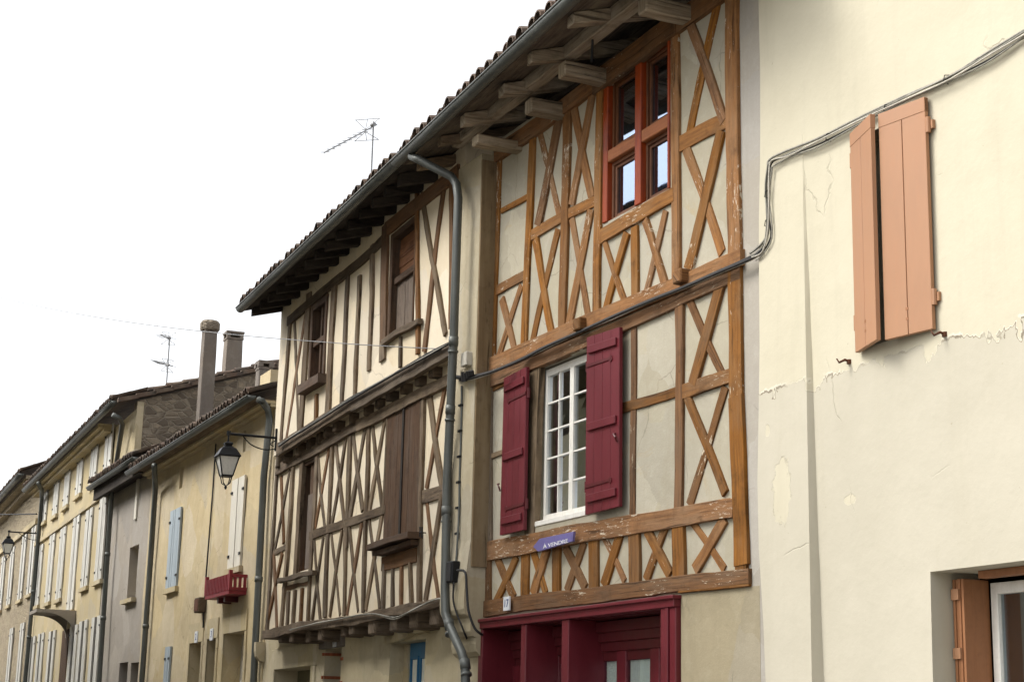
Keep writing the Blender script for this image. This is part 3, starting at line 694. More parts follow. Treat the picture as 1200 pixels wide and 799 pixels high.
def burg_shutter(pts, v, hinge_left, handle):
    q = quadpx(F3, pts, v); TL, TR, BR_, BL = [Vector(p) for p in q]
    at = lambda s, t: BL.lerp(BR_, s).lerp(TL.lerp(TR, s), t)
    m = MB()
    for i in range(4):
        a, b = i / 4, (i + 1) / 4 - .012; m.prism([at(a, 0), at(b, 0), at(b, 1), at(a, 1)], v - .038, v)
    m.prism([at(.0, 0.002), at(.995, .002), at(.995, .998), at(.0, .998)], v - .036, v - .003)
    sh = m.build('shutter', 'burgundy', H3, bevel=.0015)
    for t in (.06, .46, .90):
        k = MB(); k.prism([at(.08, t), at(.93, t), at(.93, t + .045), at(.08, t + .045)], v, v + .022); k.build('batten', 'burgundy', sh, bevel=.004)
    for t in (.145, .825):
        k = MB(); s0, s1 = (.0, .75) if hinge_left else (.25, 1.0)
        k.prism([at(s0, t), at(s1, t + .004), at(s1, t + .020), at(s0, t + .018)], v, v + .008)
        e = at(s0 if not hinge_left else s1, t + .01)
        k.prism([(e.x + .03 * math.cos(x), e.y + .03 * math.sin(x)) for x in [i * .785 for i in range(8)]], v, v + .007)
        hx = at(1.0 if not hinge_left else 0.0, t + .01); k.tube([(hx.x + .02 * (1 if not hinge_left else -1), v - .02, hx.y - .05), (hx.x + .02 * (1 if not hinge_left else -1), v - .02, hx.y + .05)], .017, 8)
        k.build('hinge', 'burgundy_dark', sh)
    e = at(*handle); MB().tube([(e.x - .05, v + .004, e.y + .01), (e.x - .03, v + .03, e.y), (e.x, v + .03, e.y - .03), (e.x - .01, v + .008, e.y - .07)], .009, 7).build('latch', 'burgundy_dark', sh)
burg_shutter([(590.5, 443), (617, 429.5), (613.5, 620.5), (585.6, 627)], .10, False, (.02, .32))
burg_shutter([(687.7, 395.4), (726, 383), (725.3, 593), (685.6, 603)], .10, True, (.97, .40))
# shopfront
def shop():
    zt = 2.79; P = [F3.at(x, 760)[0] for x in (565, 571, 616, 622, 664, 671, 781, 797)]
    bays = ((su0 + .07, P[2]), (P[3], P[4]), (P[5] + .02, P[6]))
    m = MB()
    m.box(su0 - .03, P[7] + .02, -.06, .075, zt - .085, zt - .0); m.box(su0 - .05, P[7] + .04, -.06, .10, zt - .02, zt + .012)
    m.box(su0 - .03, su0 + .07, -.38, .06, -.1, zt - .086); m.box(P[2], P[3], -.38, .055, -.1, zt - .086); m.box(P[4], P[5] + .02, -.38, .055, -.1, zt - .086)
    m.box(P[6], P[6] + .07, -.38, .06, -.1, zt - .086); m.box(P[6] + .08, P[6] + .13, -.38, .07, -.1, zt - .086); m.box(P[6] + .14, P[7] + .02, -.38, .055, -.1, zt - .086)
    sf = m.build('shopfront', 'burgundy', H3, bevel=.006)
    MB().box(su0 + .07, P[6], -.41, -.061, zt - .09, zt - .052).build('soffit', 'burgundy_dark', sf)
    for i, (a, b) in enumerate(bays):
        k = MB(); k.box(a + .001, b - .001, -.42, -.38, -.1, zt - .1)     # back board (head)
        hd = MB()
        for j in range(4): hd.box(a + .001, b - .001, -.395 + .02 * (j % 2), -.31 + .028 * (3 - j), zt - .15 - .085 * (j + .0) - .05, zt - .10 - .085 * j)
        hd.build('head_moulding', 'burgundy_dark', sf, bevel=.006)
        tz = zt - .45
        if i == 0:
            d = MB(); d.box(a + .12, b, -.36, -.31, 0, zt - .33)
            ux, _ = F3.at(602, 750, -.3)
            dd = d.build('door', 'burgundy_dark', sf)
            w0, w1 = F3.at(602, 750, -.3)[0], b - .06
            q = MB(); zb = F3.at(606, 762, -.3)[1]; q.box(w0, w1, -.309, -.300, zb, zt - .36); q.build('pane', 'inside_dark', dd)
            q = MB(); 
            for x0, x1, z0, z1 in ((w0 - .05, w0, zb - .05, zt - .33), (w0, w1, zb - .05, zb - .001), (w0 - .02, w1, 1.3, zb - .15), (w0 - .02, w1, .3, 1.15)): q.box(x0, x1, -.309, -.285, z0, z1)
            q.build('door_panel', 'burgundy', dd, bevel=.006)
        else:
            panes = [(F3.at(640, 760, -.3)[0] + .06, b - .05)] if i == 1 else [(F3.at(p0, 760, -.3)[0], F3.at(p1, 760, -.3)[0]) for p0, p1 in ((698, 723), (734, 762), (773, 786))]
            if i == 1: panes = [(F3.at(655, 760, -.3)[0], b + .25)]
            ztop = F3.at(712, 752, -.3)[1]
            d = MB(); edges = [a + .001] + [x for p in panes for x in p] + [max(b - .001, panes[-1][1] + .04)]
            if i == 1: panes = [(panes[0][0], b - .002)]; edges = [a + .001, panes[0][0]]
            for j in range(0, len(edges) - 1, 2): d.box(edges[j], edges[j + 1], -.36, -.295, 0, zt - .36)
            for p0, p1 in panes: d.box(p0, min(p1, b - .001), -.36, -.300, ztop, zt - .36); d.box(p0, min(p1, b - .001), -.36, -.300, 0, .7)
            dd = d.build('door', 'burgundy', sf, bevel=.006)
            for p0, p1 in panes:
                p1 = min(p1, b - .001)
                MB().box(p0, p1, -.325, -.322, .7, ztop).build('pane', 'glass_clear', dd)
                q = MB(); kk = max(6, int((p1 - p0) / .012))
                for t in range(kk):
                    x0, x1 = p0 + (p1 - p0) * t / kk, p0 + (p1 - p0) * (t + 1) / kk
                    q.quad([(x0, -.345 + .008 * math.sin(t * 1.1), .7), (x1, -.345 + .008 * math.sin(t * 1.1 + 1.1), .7), (x1, -.345 + .008 * math.sin(t * 1.1 + 1.1), ztop), (x0, -.345 + .008 * math.sin(t * 1.1), ztop)])
                q.build('curtain', 'curtain', dd, True)
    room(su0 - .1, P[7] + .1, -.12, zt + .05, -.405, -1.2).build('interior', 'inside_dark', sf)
    MB().box(su0 + .04, P[7], -.42, -.40, -.1, .001 + zt - .36 - 2.0).build('threshold', 'limestone', sf)
shop()
# party-wall pier and its corbels
pu0, pu1 = -16.58, -15.965
m = MB()
prof = [(.19, 7.78), (.20, 5.4), (.20, 3.6), (.25, 3.2), (.26, 2.98), (.255, 2.90), (.235, 2.85), (.19, 2.825), (.17, 2.82), (.18, 2.76), (.175, 2.68), (.15, 2.635), (.11, 2.62), (.115, 2.55), (.10, 2.48), (.06, 2.44), (.03, 2.43), (.02, -.1), (-.5, -.1), (-.5, 7.78)]
n = len(prof)
m.V = [(pu0, v, z) for v, z in prof] + [(pu1, v, z) for v, z in prof]
m.face(tuple(range(n))); m.face(tuple(range(2 * n - 1, n - 1, -1)))
for i in range(n): j = (i + 1) % n; m.face((i, j, n + j, n + i))
m.build('pier', 'pier_cream', H3)
MB().box(pu1 + .001, pu1 + .03, .002, .195, 3.33, 7.70, 'z').build('side_board', 'side_brown', H3)
# eaves
Z3 = lambda v, u: 0
fr2u = lambda p: F2.at(*p, .6)
GZ = 7.92
RU0 = -.45                                            # right part of the long roof belongs to this house
RU1 = 6.6
def eaves(rt, fr, u0, u1, v_out, zg, slope, boards_in=1.2, raf=.42, mat='timber_black', rh=.11, rw=.085, depth=2.6):
    """shared roof builder; called with rt's own frame"""
    tiles(u0, u1, v_out + .045, zg + .095, slope, depth).build('roof', 'roof_tile', rt)
    m = MB(); r_ = rnd(0, 50); d = v_out + boards_in
    za, zb = zg - .01, zg - .01 + slope * d
    for k in range(int(d / .16)):
        v1 = v_out - .03 - k * .16; v0 = v1 - .155; z1 = zg - .005 + (v_out - v1) * slope + rnd(0, .004); z0 = zg - .005 + (v_out - v0) * slope
        nn = len(m.V); m.V += [(u0, v1, z1), (u1, v1, z1), (u1, v0, z0), (u0, v0, z0), (u0, v1, z1 + .018), (u1, v1, z1 + .018), (u1, v0, z0 + .018), (u0, v0, z0 + .018)]
        for f in ((0, 1, 2, 3), (4, 5, 6, 7), (0, 1, 5, 4), (1, 2, 6, 5), (2, 3, 7, 6), (3, 0, 4, 7)): m.face(tuple(nn + i for i in f), [(m.V[nn + i][0] + r_, m.V[nn + i][1]) for i in f])
    m.build('eave_boards', mat, rt)
def rafter(rt, u, v_out, v_in, zu, slope, w_, h, mat, name='rafter'):
    a = MB(); r_ = rnd(0, 50); w_ *= rnd(.9, 1.12); h *= rnd(.9, 1.15)
    za = zu; zb = zu + slope * (v_out - v_in); s0 = rnd(-.02, .02)
    n0 = len(a.V); a.V += [(u - w_ / 2, v_out, za - h * .8), (u + w_ / 2, v_out, za - h * .8), (u + w_ / 2, v_out, za), (u - w_ / 2, v_out, za),
            (u - w_ / 2 + s0, v_in, zb - h), (u + w_ / 2 + s0, v_in, zb - h), (u + w_ / 2 + s0, v_in, zb), (u - w_ / 2 + s0, v_in, zb)]
    for f in ((0, 1, 2, 3), (7, 6, 5, 4), (0, 4, 5, 1), (1, 5, 6, 2), (2, 6, 7, 3), (3, 7, 4, 0)):
        a.face(tuple(n0 + i for i in f), [(a.V[n0 + i][1] + r_, a.V[n0 + i][0] + a.V[n0 + i][2]) for i in f])
    return a.build(name, mat, rt, bevel=.006)
# this house's roof follows the line of its neighbour, so it is built in that frame through a rotated holder part
F3R = F2
def to3(m):   # F2 facade coords -> F3 facade coords
    out = []
    for u, v, z in m.V:
        p = F3R.w(u, v, 0); out.append((p.x - F3.o.x, -(p.y - F3.o.y), z))
    m.V = out; return m
_b = MB.build
def build3(self, name, mat, parent, *a, **k):
    if getattr(MB, 'conv', False): to3(self)
    return _b(self, name, mat, parent, *a, **k)
MB.build = build3
MB.conv = True
SL = .30
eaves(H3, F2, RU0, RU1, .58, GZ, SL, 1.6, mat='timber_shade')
gutter(RU0 + .0, RU1, .62, GZ + .035, .070).build('gutter', 'zinc', H3, True)
u = RU0 + .2
while u < RU1:
    rafter(H3, u, rnd(.40, .5), -1.4, GZ - .01 + .08 * SL, SL, rnd(.11, .16), rnd(.11, .15), 'timber_weathered' if rnd(0, 1) > .4 else 'joist_grey'); u += rnd(.6, .95)
for v, dz in ((.36, .0),):
    pass
MB.conv = False
# purlin on cantilevered beam ends
pa, pb = F3.at(540, 160, .36), F3.at(748, 4, .44)
def bar3(m, p, q, w_, h):
    """squared log between two points (u,v,z)"""
    p, q = Vector(p), Vector(q); d = (q - p); L_ = d.length; d.normalize(); s_ = d.cross(Vector((0, 0, 1))).normalized(); t_ = s_.cross(d); r_ = rnd(0, 60); K = max(2, int(L_ / .25)); b0 = len(m.V)
    for i in range(K + 1):
        c = p + d * L_ * i / K + s_ * rnd(-.006, .006) + t_ * rnd(-.006, .006)
        for a, b in ((-1, -1), (1, -1), (1, 1), (-1, 1)): m.V.append(tuple(c + s_ * a * w_ / 2 * rnd(.96, 1.04) + t_ * b * h / 2 * rnd(.96, 1.04)))
    for i in range(K):
        for k in range(4):
            x = b0 + i * 4; k2 = (k + 1) % 4; u0, u1 = r_ + L_ * i / K, r_ + L_ * (i + 1) / K
            m.face((x + k, x + k2, x + 4 + k2, x + 4 + k), [(u0, k * .2), (u0, k * .2 + .17), (u1, k * .2 + .17), (u1, k * .2)])
    m.face((b0 + 3, b0 + 2, b0 + 1, b0)); x = b0 + K * 4; m.face((x, x + 1, x + 2, x + 3)); return m
eu = pb[0] + 1.6; ez = pb[1] + .05
bar3(MB(), (pa[0] - .15, .34, pa[1] - .01), (eu, .5, ez), .13, .17).build('purlin', 'joist_grey', H3, bevel=.01)
for px, py, v in ((556, 165, .52), (618.7, 124, .40), (657.7, 82, .50), (752, 6, .50), (840, -62, .5)):
    u, z = F3.at(px, py, v); bar3(MB(), (u, v, z), (u, -.25, z + .01), .15, .15 if px > 560 else .11).build('cantilever_beam', 'joist_grey', H3, bevel=.012)
for a in (0.10, -.12):
    MB().beam(F3.at(600, 140 - a * 60, .2), F3.at(800, 0 - a * 60, .2), .05, -.12 + a, -.06 + a).build('ceiling_lath', 'timber_black', H3)
# iron tie rod
u, z = F3.at(702, 25, .44); u2, z2 = F3.at(699, 74, .35)
MB().tube([(u, .50, z + .1), (u, .50, z), (u2, .40, z2), (u2, .38, z2 + .02)], .012, 6).build('tie_rod', 'black_iron', H3)

# ================================================================== cream half-timbered house (left of the pier)
H2 = root('half_timbered_house', F2, -4.0, 'narrow-beamed half-timbered house with dark brown studs, brown shutters and a blue door', 'house')
V2T, V2M, V2G = 0.0, -.10, -.30
D = zm(280, 160, 3.071); E_ = zm(290, 400, 3.33); Hh = zm(310, 330, 3.99); G = zm(420, 220, 3.99); Fz = zm(310, 520, 3.632); I = zm(430, 450, 2.853); J = zm(290, 620, 4.138)
UL = -7.86
w1 = (-6.02, -5.20, F2.at(366, 452)[1], 7.62); w2 = (F2.at(458, 330)[0] - .02, F2.at(486, 330)[0] + .02, F2.at(460, 395)[1], F2.at(460, 275)[1])
wall(V2T, UL, .12, 5.70, 8.25, [w1, w2], .35, .4, .006).build('upper_wall', 'infill_cream', H2)
sl = (F2.at(350, 600, -.1)[0], F2.at(369, 600, -.1)[0], 3.86, 5.42)
sb = (F2.at(454, 550, -.1)[0], F2.at(495.6, 550, -.1)[0], F2.at(475, 632, -.1)[1], F2.at(475, 479, -.1)[1])
ULM = F2.at(317, 640, -.1)[0]
wall(V2M, ULM, .12, 3.05, 5.70, [sl, sb], .35, .4, .006).build('middle_wall', 'infill_cream', H2)
g1 = (-8.26, -6.25, -.1, 2.56); g2 = (-5.67, -4.85, -.1, 2.76); g3 = (-2.80, -1.55, -.1, 2.72)
ULG = F2.at(306, 780, -.3)[0]
wall(V2G, ULG, .12, -.1, 3.1, [g1, g2, g3], .45, .5, .012).build('ground_wall', 'ground_cream', H2)
DK = 'timber_dark'
def t2(kind, z, s, p, q, w_, v, mat=DK):
    if mat == DK: mat = random.choice([DK, DK, DK, 'timber_redbrown', 'timber_weathered' if w_ / s > 3 else DK])
    return T(F2, H2, kind, z(*p), z(*q), max(w_ * (.72 if kind == tb else .80) / s, 2.0), v, mat, wob=.011)
for kind, p, q, w_ in ((tp, (117, 178), (75, 735), 12), (tb, (138, 188), (155, 682), 13), (tb, (188, 160), (100, 738), 11), (tp, (205, 60), (165, 690), 24), (tp, (326, -10), (294, 605), 24), (tp, (386, -20), (357, 565), 15), (tp, (441, -20), (421, 525), 14), (tp, (240, 535), (237, 640), 13)):
    t2(kind, Hh, 3.99, p, q, w_, .012 + (.012 if kind == tp else 0))
for p, q, w_ in (((478, 395), (466, 835), 13), ((521, 355), (514, 800), 22)): t2(tp, D, 3.071, p, q, w_, .024)
for kind, p, q, w_, v, mt in ((tp, (122, 180), (115, 705), 30, .036, 'timber_redbrown'), (tr_, (112, 722), (272, 622), 30, .07, DK), (tp, (195, 705), (193, 830), 13, .02, DK), (tp, (270, -10), (272, 770), 15, .030, DK), (tb, (292, 40), (402, 680), 24, .026, DK), (tb, (397, -10), (308, 760), 21, .014, DK), (tp, (432, -10), (428, 650), 18, .030, 'timber_redbrown')):
    t2(kind, G, 3.99, p, q, w_, v, mt)
T(F2, H2, tm, (338, 375), (397, 325), 8, .03, DK); T(F2, H2, tm, (396, 327), (447, 281), 8, .032, DK); T(F2, H2, tm, (452, 268), (534, 201), 13, .036, 'timber_redbrown')
T(F2, H2, tm, (326, 526.5), (416, 470), 13, .10, 'timber_dark'); T(F2, H2, tm, (414, 473), (526, 409), 14, .105, 'timber_dark')
T(F2, H2, tm, (324.5, 550), (420, 497), 10, -.05, DK); T(F2, H2, tm, (419, 498), (527, 443), 12, -.045, 'timber_weathered')
for k, (x, y) in enumerate(((112, 475), (148, 450), (196, 425), (233, 400), (270, 378), (305, 352), (347, 330), (403, 300), (460, 265), (503, 240), (553, 208), (605, 178), (660, 150), (720, 115))):
    u, z = F2.at(*E_(x, y), -.0); h = .075 + rnd(-.01, .012); wd_ = .07 + rnd(-.008, .012)
    MB().box(u - wd_, u + wd_, -.3, .015 + rnd(-.03, .02), z - h, z + h + .06, 'v').build('joist_end', DK, H2, bevel=.015)
# middle storey studs and braces
for kind, p, q, w_ in ((tp, (48, 135), (8, 785), 9), (tb, (70, 145), (79, 415), 7), (tb, (106, 115), (42, 445), 9), (tr_, (35, 461), (88, 440), 26), (tb, (72, 470), (6, 785), 9), (tb, (38, 475), (50, 775), 8), (tp, (120, 105), (70, 772), 11),
    (tp, (157, 85), (127, 555), 16), (tp, (219, 60), (190, 560), 14), (tr_, (62, 580), (198, 549), 24), (tr_, (82, 612), (190, 592), 22), (tp, (98, 635), (93, 765), 8), (tp, (127, 628), (120, 757), 9), (tp, (157, 620), (150, 750), 8), (tp, (187, 605), (180, 745), 9)):
    t2(kind, Fz, 3.632, p, q, w_, -.085 + (.014 if kind == tp else 0) + (.08 if w_ == 24 else 0))
for kind, p, q, w_ in ((tb, (273, 440), (300, 722), 11), (tb, (316, 415), (262, 735), 10), (tp, (328, 412), (312, 740), 12), (tb, (342, 402), (376, 695), 12), (tb, (381, 380), (330, 705), 10), (tp, (398, 375), (380, 800), 15), (tb, (412, 358), (446, 655), 15), (tb, (458, 335), (398, 685), 13),
    (tp, (470, 322), (458, 670), 15), (tb, (486, 318), (523, 645), 14), (tb, (536, 295), (475, 658), 13), (tp, (545, 290), (530, 665), 8)):
    t2(kind, E_, 3.33, p, q, w_, -.088 + (.014 if kind == tp else rnd(0, .006)))
T(F2, H2, tr_, E_(248, 757), E_(532, 658), 9.5, -.078, DK); T(F2, H2, tr_, E_(686, 606), E_(764, 584), 15, -.078, DK)
t2(tb, E_, 3.33, (708, 213), (756, 562), 24, -.080); t2(tb, E_, 3.33, (771, 178), (700, 568), 15, -.088); t2(tp, I, 2.853, (185, 45), (172, 725), 12, -.070)
t2(tb, I, 2.853, (200, 398), (239, 715), 13, -.088); t2(tb, I, 2.853, (249, 372), (193, 718), 16, -.080)
for kind, p, q, w_ in ((tp, (300, 235), (288, 440), 11), (tb, (322, 60), (350, 432), 10), (tb, (366, 45), (311, 430), 9), (tp, (384, 30), (372, 418), 17), (tb, (405, 25), (446, 405), 12), (tb, (457, 10), (397, 415), 12), (tp, (471, -42), (466, 408), 13), (tb, (487, -48), (533, 390), 13), (tb, (554, -52), (484, 405), 13),
    (tp, (567, -58), (558, 393), 15), (tb, (587, -60), (638, 378), 15), (tb, (650, -70), (573, 383), 18), (tp, (660, 175), (653, 375), 12), (tp, (700, 183), (698, 365), 13), (tp, (742, 175), (740, 358), 12), (tp, (785, 168), (788, 350), 12), (tp, (833, 85), (830, 345), 13)):
    t2(kind, J, 4.138, p, q, w_, -.088 + (.014 if kind == tp else rnd(0, .006)))
T(F2, H2, tm, (310, 743), (400, 727), 10.5, .02, DK, .28, wob=.012); T(F2, H2, tm, (398, 728), (518, 703), 11, .024, DK, .28, wob=.012)
for x, y, k in ((160, 526, .8), (215, 523, .9), (282, 520, 1), (355, 508, 1.05), (455, 487, 1), (508, 482, .95), (607, 465, 1.3), (700, 456, 1.1), (797, 435, 1.3), (900, 418, 1.3)):
    u, z = F2.at(*J(x, y), -.02); h = .085 * k
    MB().box(u - h * 1.25, u + h * 1.25, -.4, -.02 + rnd(-.04, .02), z - h, z + h + .05, 'v').build('joist_end', DK, H2, bevel=.018)
# upper windows
def boards(m, u0, u1, v0, v1, z0, z1, n, vertical=True):
    for i in range(n):
        if vertical: a, b = u0 + (u1 - u0) * i / n, u0 + (u1 - u0) * (i + 1) / n - .006; m.box(a, b, v0, v1 + rnd(-.004, .004), z0, z1, 'z')
        else: a, b = z0 + (z1 - z0) * i / n, z0 + (z1 - z0) * (i + 1) / n - .006; m.box(u0, u1, v0, v1 + rnd(-.004, .004), a, b, 'u')
    return m
m = MB(); a, b, c, d = w1; m.box(a, a + .10, -.2, .03, c, d); m.box(b - .09, b, -.2, .03, c, d); m.box(a + .1, b - .09, -.2, .03, d - .1, d); mm = (c + d) / 2; m.box(a + .1, b - .09, -.18, .0, mm - .04, mm + .05); m.box((a + b) / 2 - .03, (a + b) / 2 + .03, -.18, -.02, c, mm - .04); m.box((a + b) / 2 - .03, (a + b) / 2 + .03, -.18, -.02, mm + .05, d - .1)
wn = m.build('window', 'board_brown', H2, bevel=.008)
MB().box(a + .1, b - .09, -.24, -.22, c, d).build('pane', 'inside_dark', wn)
boards(MB(), a + .14, (a + b) / 2 - .04, -.2, -.15, c + .02, mm - .06, 2).build('loose_board', 'board_red', wn)
s0 = F2.at(349, 460, .1); s1 = F2.at(387, 438, .1); MB().beam((a - .15, c - .02), (b + .08, c - .02), .13, -.05, .13).build('window_sill', 'board_brown', wn)
m = MB(); a, b, c, d = w2; m.box(a, a + .09, -.2, .02, c, d); m.box(b - .03, b, -.2, .02, c, d); m.box(a + .09, b - .03, -.2, .02, d - .08, d); zm_ = F2.at(470, 322)[1]; m.box(a + .09, b - .03, -.16, -.02, zm_ - .05, zm_ + .04)
wn = m.build('window', 'board_brown', H2, bevel=.008)
boards(MB(), a + .1, b - .03, -.12, -.08, zm_ + .04, d - .08, 4, False).build('boarding', 'board_red', wn)
boards(MB(), a + .1, b - .03, -.10, -.06, c, zm_ - .05, 5).build('boarding', 'board_grey', wn)
# lower windows
a, b, c, d = sb; m = MB(); boards(m, a + .01, (a + b) / 2 - .015, -.14, -.075, c, d, 3); boards(m, (a + b) / 2 + .015, b - .01, -.14, -.07, c, d, 3)
shb = m.build('shutter', 'board_brown', H2, bevel=.003); MB().box(a, b, -.3, -.2, c, d).build('interior', 'inside_dark', shb)
MB().box((a + b) / 2 - .03, (a + b) / 2 + .03, -.10, -.055, c, d, 'z').build('cover_strip', 'timber_black', shb)
m = MB(); m.beam((a - .13, c - .02), (b + .1, c - .02), .07, -.12, .09); m.beam((a - .06, c - .09), (b + .04, c - .09), .06, -.12, .03); m.build('window_sill', 'board_brown', H2)
MB().beam((a + .0, c - .22), (b - .05, c - .22), .17, -.12, -.07).build('apron_board', 'timber_redbrown', H2)
a, b, c, d = sl; m = MB(); m.box(a, a + .16, -.24, -.10, c, d, 'z'); m.box(a + .2, a + .38, -.28, -.20, c, d, 'z'); m.box(a + .40, b, -.24, -.14, c, d, 'z'); m.box(a, b, -.25, -.1, d - .06, d)
wn = m.build('window', 'board_brown', H2, bevel=.006); MB().box(a, b, -.4, -.33, c, d).build('interior', 'inside_dark', wn); boards(MB(), a + .42, b - .04, -.138, -.11, c + .02, d - .5, 2).build('boarding', 'board_grey', wn)
# ground floor doors
def door(rt, hole, vf, mat, depth=.28, name='door', panels=True):
    a, b, c, d = hole; m = MB(); m.box(a + .001, b - .001, vf - depth - .06, vf - depth, 0, d - .002); dr = m.build(name, mat, rt)
    if panels:
        k = MB(); n_ = 2; t = .09
        for z0, z1 in ((.15, .95), (1.05, d - .75)):
            for i in range(2):
                x0 = a + t + (b - a - t) * i / 2; x1 = a + (b - a - t) * (i + 1) / 2; k.box(x0, x1, vf - depth, vf - depth + .025, z0, z1)
        k.build('door_panel', mat, dr, bevel=.008)
    return dr
da = F2.at(480.5, 770, V2G - .19)[0]
dr = door(H2, (da - .45, -1.551, 0, 2.719), V2G, 'blue_door', .19, 'door', False)
MB().box(g3[0] + .001, da, V2G - .30, V2G - .17, 0, 2.715).build('door_jamb', 'limestone', H2)
dw = (-1.56 - da)
k = MB(); fu = lambda t: da + dw * t
for t0, t1 in ((.12, .30), (.44, .62)): k.box(fu(t0), fu(t1), V2G - .19, V2G - .183, 2.22, 2.52)
k.build('pane', 'curtain', dr)
k = MB()
for t0, t1 in ((.08, .34), (.40, .66)):
    for z0, z1 in ((2.18, 2.56), (1.45, 2.05), (.3, 1.35)):
        x0, x1 = fu(t0), fu(t1); k.box(x0, x0 + .025, V2G - .19, V2G - .165, z0, z1); k.box(x1 - .025, x1, V2G - .19, V2G - .165, z0, z1); k.box(x0 + .025, x1 - .025, V2G - .19, V2G - .165, z1 - .03, z1); k.box(x0 + .025, x1 - .025, V2G - .19, V2G - .165, z0, z0 + .03)
k.build('pane_moulding', 'blue_door', dr)
k = MB(); k.box(fu(-.02), -1.56, V2G - .19, V2G - .155, 2.08, 2.14); k.build('lock_rail', 'blue_door', dr)
door(H2, g1, V2G, 'door_olive', .35, 'garage_door'); door(H2, g2, V2G, 'board_brown', .30)
m = MB(); a, b, c, d = g1
m.box(a - .18, a, V2G - .02, V2G + .022, -.1, d + .30); m.box(b, b + .20, V2G - .02, V2G + .022, -.1, d - .001); m.box(a + .001, b + .26, V2G - .02, V2G + .026, d, d + .32); m.build('stone_surround', 'ground_cream', H2, bevel=.008)
m = MB(); m.box(g2[0] - .12, g2[1] + .14, V2G - .02, V2G + .05, 2.765, 2.93); m.build('door_lintel', 'chimney_render', H2, bevel=.01)
m = MB(); m.beam((g3[0] - .1, 2.81), (g3[1] + .12, 2.86), .16, V2G - .02, V2G + .05, .02); m.build('door_lintel', 'limestone', H2)
for i in range(9):
    z = 2.70 - i * .30 + rnd(-.03, .03)
    MB().box(g2[0] - rnd(.03, .07), g2[0] - .002, V2G - .01, V2G + .016, z - .04, z).build('brick', 'brick', H2)
    MB().box(g2[1] + .002, g2[1] + rnd(.04, .11), V2G - .01, V2G + .016, z - .13, z - .09).build('brick', 'brick', H2)
    MB().box(g2[0] + .001, g2[0] + .012, V2G - .26, V2G - .012, z - .04, z).build('brick', 'brick', H2)
m = MB(); uc_, zc_ = F2.at(314, 765, -.2); prof = [(.20, 3.0), (.20, 2.86), (.17, 2.78), (.10, 2.72), (.0, 2.70), (-.05, 2.7), (-.05, 3.0)]
n = len(prof); m.V = [(ULG + .04, V2G + v * .7, z) for v, z in prof] + [(ULG + .17, V2G + v * .7, z) for v, z in prof]; m.face(tuple(range(n))); m.face(tuple(range(2 * n - 1, n - 1, -1)))
for i in range(n): j = (i + 1) % n; m.face((i, j, n + j, n + i))
m.build('corbel', 'limestone', H2)
# roof
eaves(H2, F2, UL - .12, RU0, .58, GZ, SL, .8)
gutter(UL - .10, RU0 - .002, .62, GZ + .035, .070).build('gutter', 'zinc', H2, True)
u = UL + .02; i = 0
while u < RU0 - .1:
    rafter(H2, u, .46, -.6, GZ - .01 + .12 * SL, SL, .11, .15, 'timber_black'); u += .50; i += 1  # near-black timber: darkness under the eave put into the rafter colour
bpts = [(UL - .13, .60, GZ - .16), (RU0, .60, GZ - .16)]
def pathpx(fr, pts): return [(*((lambda q: (q[0], v, q[1]))(fr.at(px, py, v))),) for px, py, v in pts]
# downpipe between the two half-timbered houses
pp = pathpx(F2, [(482, 183, .60), (490, 187, .56), (529, 207, .20), (535, 216, .20), (537, 232, .20), (531.5, 400, .20), (524, 560, .12), (521.5, 690, .15), (522, 718, .16), (527, 733, .16), (541, 764, .15), (545, 778, .15), (545.5, 800, .15)])
pp.append((pp[-1][0], .15, .0))
m = MB().tube(pp, .047, 12)
for k, t in ((5, 0), (5, .5), (6, .3), (8, .9), (11, .0)):
    p = Vector(pp[k]).lerp(Vector(pp[k + 1] if k + 1 < len(pp) else pp[k]), t); d = (Vector(pp[min(k + 1, len(pp) - 1)]) - Vector(pp[k - 1])).normalized(); m.tube([p - d * .05, p + d * .05], .053, 12); m.tube([p - d * .012 + d * .11, p + d * .012 + d * .11], .056, 12)
m.build('downpipe', 'zinc', H2, True)

# ================================================================== farther houses
def pipe(rt, fr, pts, r=.05):
    pp = pathpx(fr, pts); pp.append((pp[-1][0], pp[-1][1], 0.0)); m = MB().tube(pp, r, 10)
    L_ = (Vector(pp[-2]) - Vector(pp[-3])).length; n_ = max(1, int(L_ / 1.6))
    for i in range(1, n_ + 1):
        p = Vector(pp[-3]).lerp(Vector(pp[-2]), i / (n_ + 1)); m.tube([p - Vector((0, 0, .04)), p + Vector((0, 0, .04))], r * 1.2, 10)
    return m.build('downpipe', 'zinc', rt, True)
def closed_shutters(rt, u0, u1, z0, z1, v, mat, gap=.03, sill=True, frame='limestone'):
    um = (u0 + u1) / 2
    for a, b in ((u0, um - gap / 2), (um + gap / 2, u1)):
        m = boards(MB(), a, b, v, v + .035, z0, z1, 3); s_ = m.build('shutter', mat, rt)
        h = MB()
        for zz in (z0 + .2, z1 - .22): h.box(a if a == u0 else b - .10, a + .10 if a == u0 else b, v + .036, v + .05, zz - .02, zz + .02)
        h.build('hinge', 'black_iron', s_)
    MB().box(um - gap / 2, um + gap / 2, v - .03, v + .006, z0, z1).build('window_gap', 'inside_dark', rt)
    if sill: MB().box(u0 - .08, u1 + .08, v - .02, v + .07, z0 - .11, z0 - .015).build('window_sill', frame, rt)
def rect(fr, x0, y0, x1, y1, v=0):
    a = fr.at(x0, y0, v); b = fr.at(x1, y1, v); return (min(a[0], b[0]), max(a[0], b[0]), min(a[1], b[1]), max(a[1], b[1]))
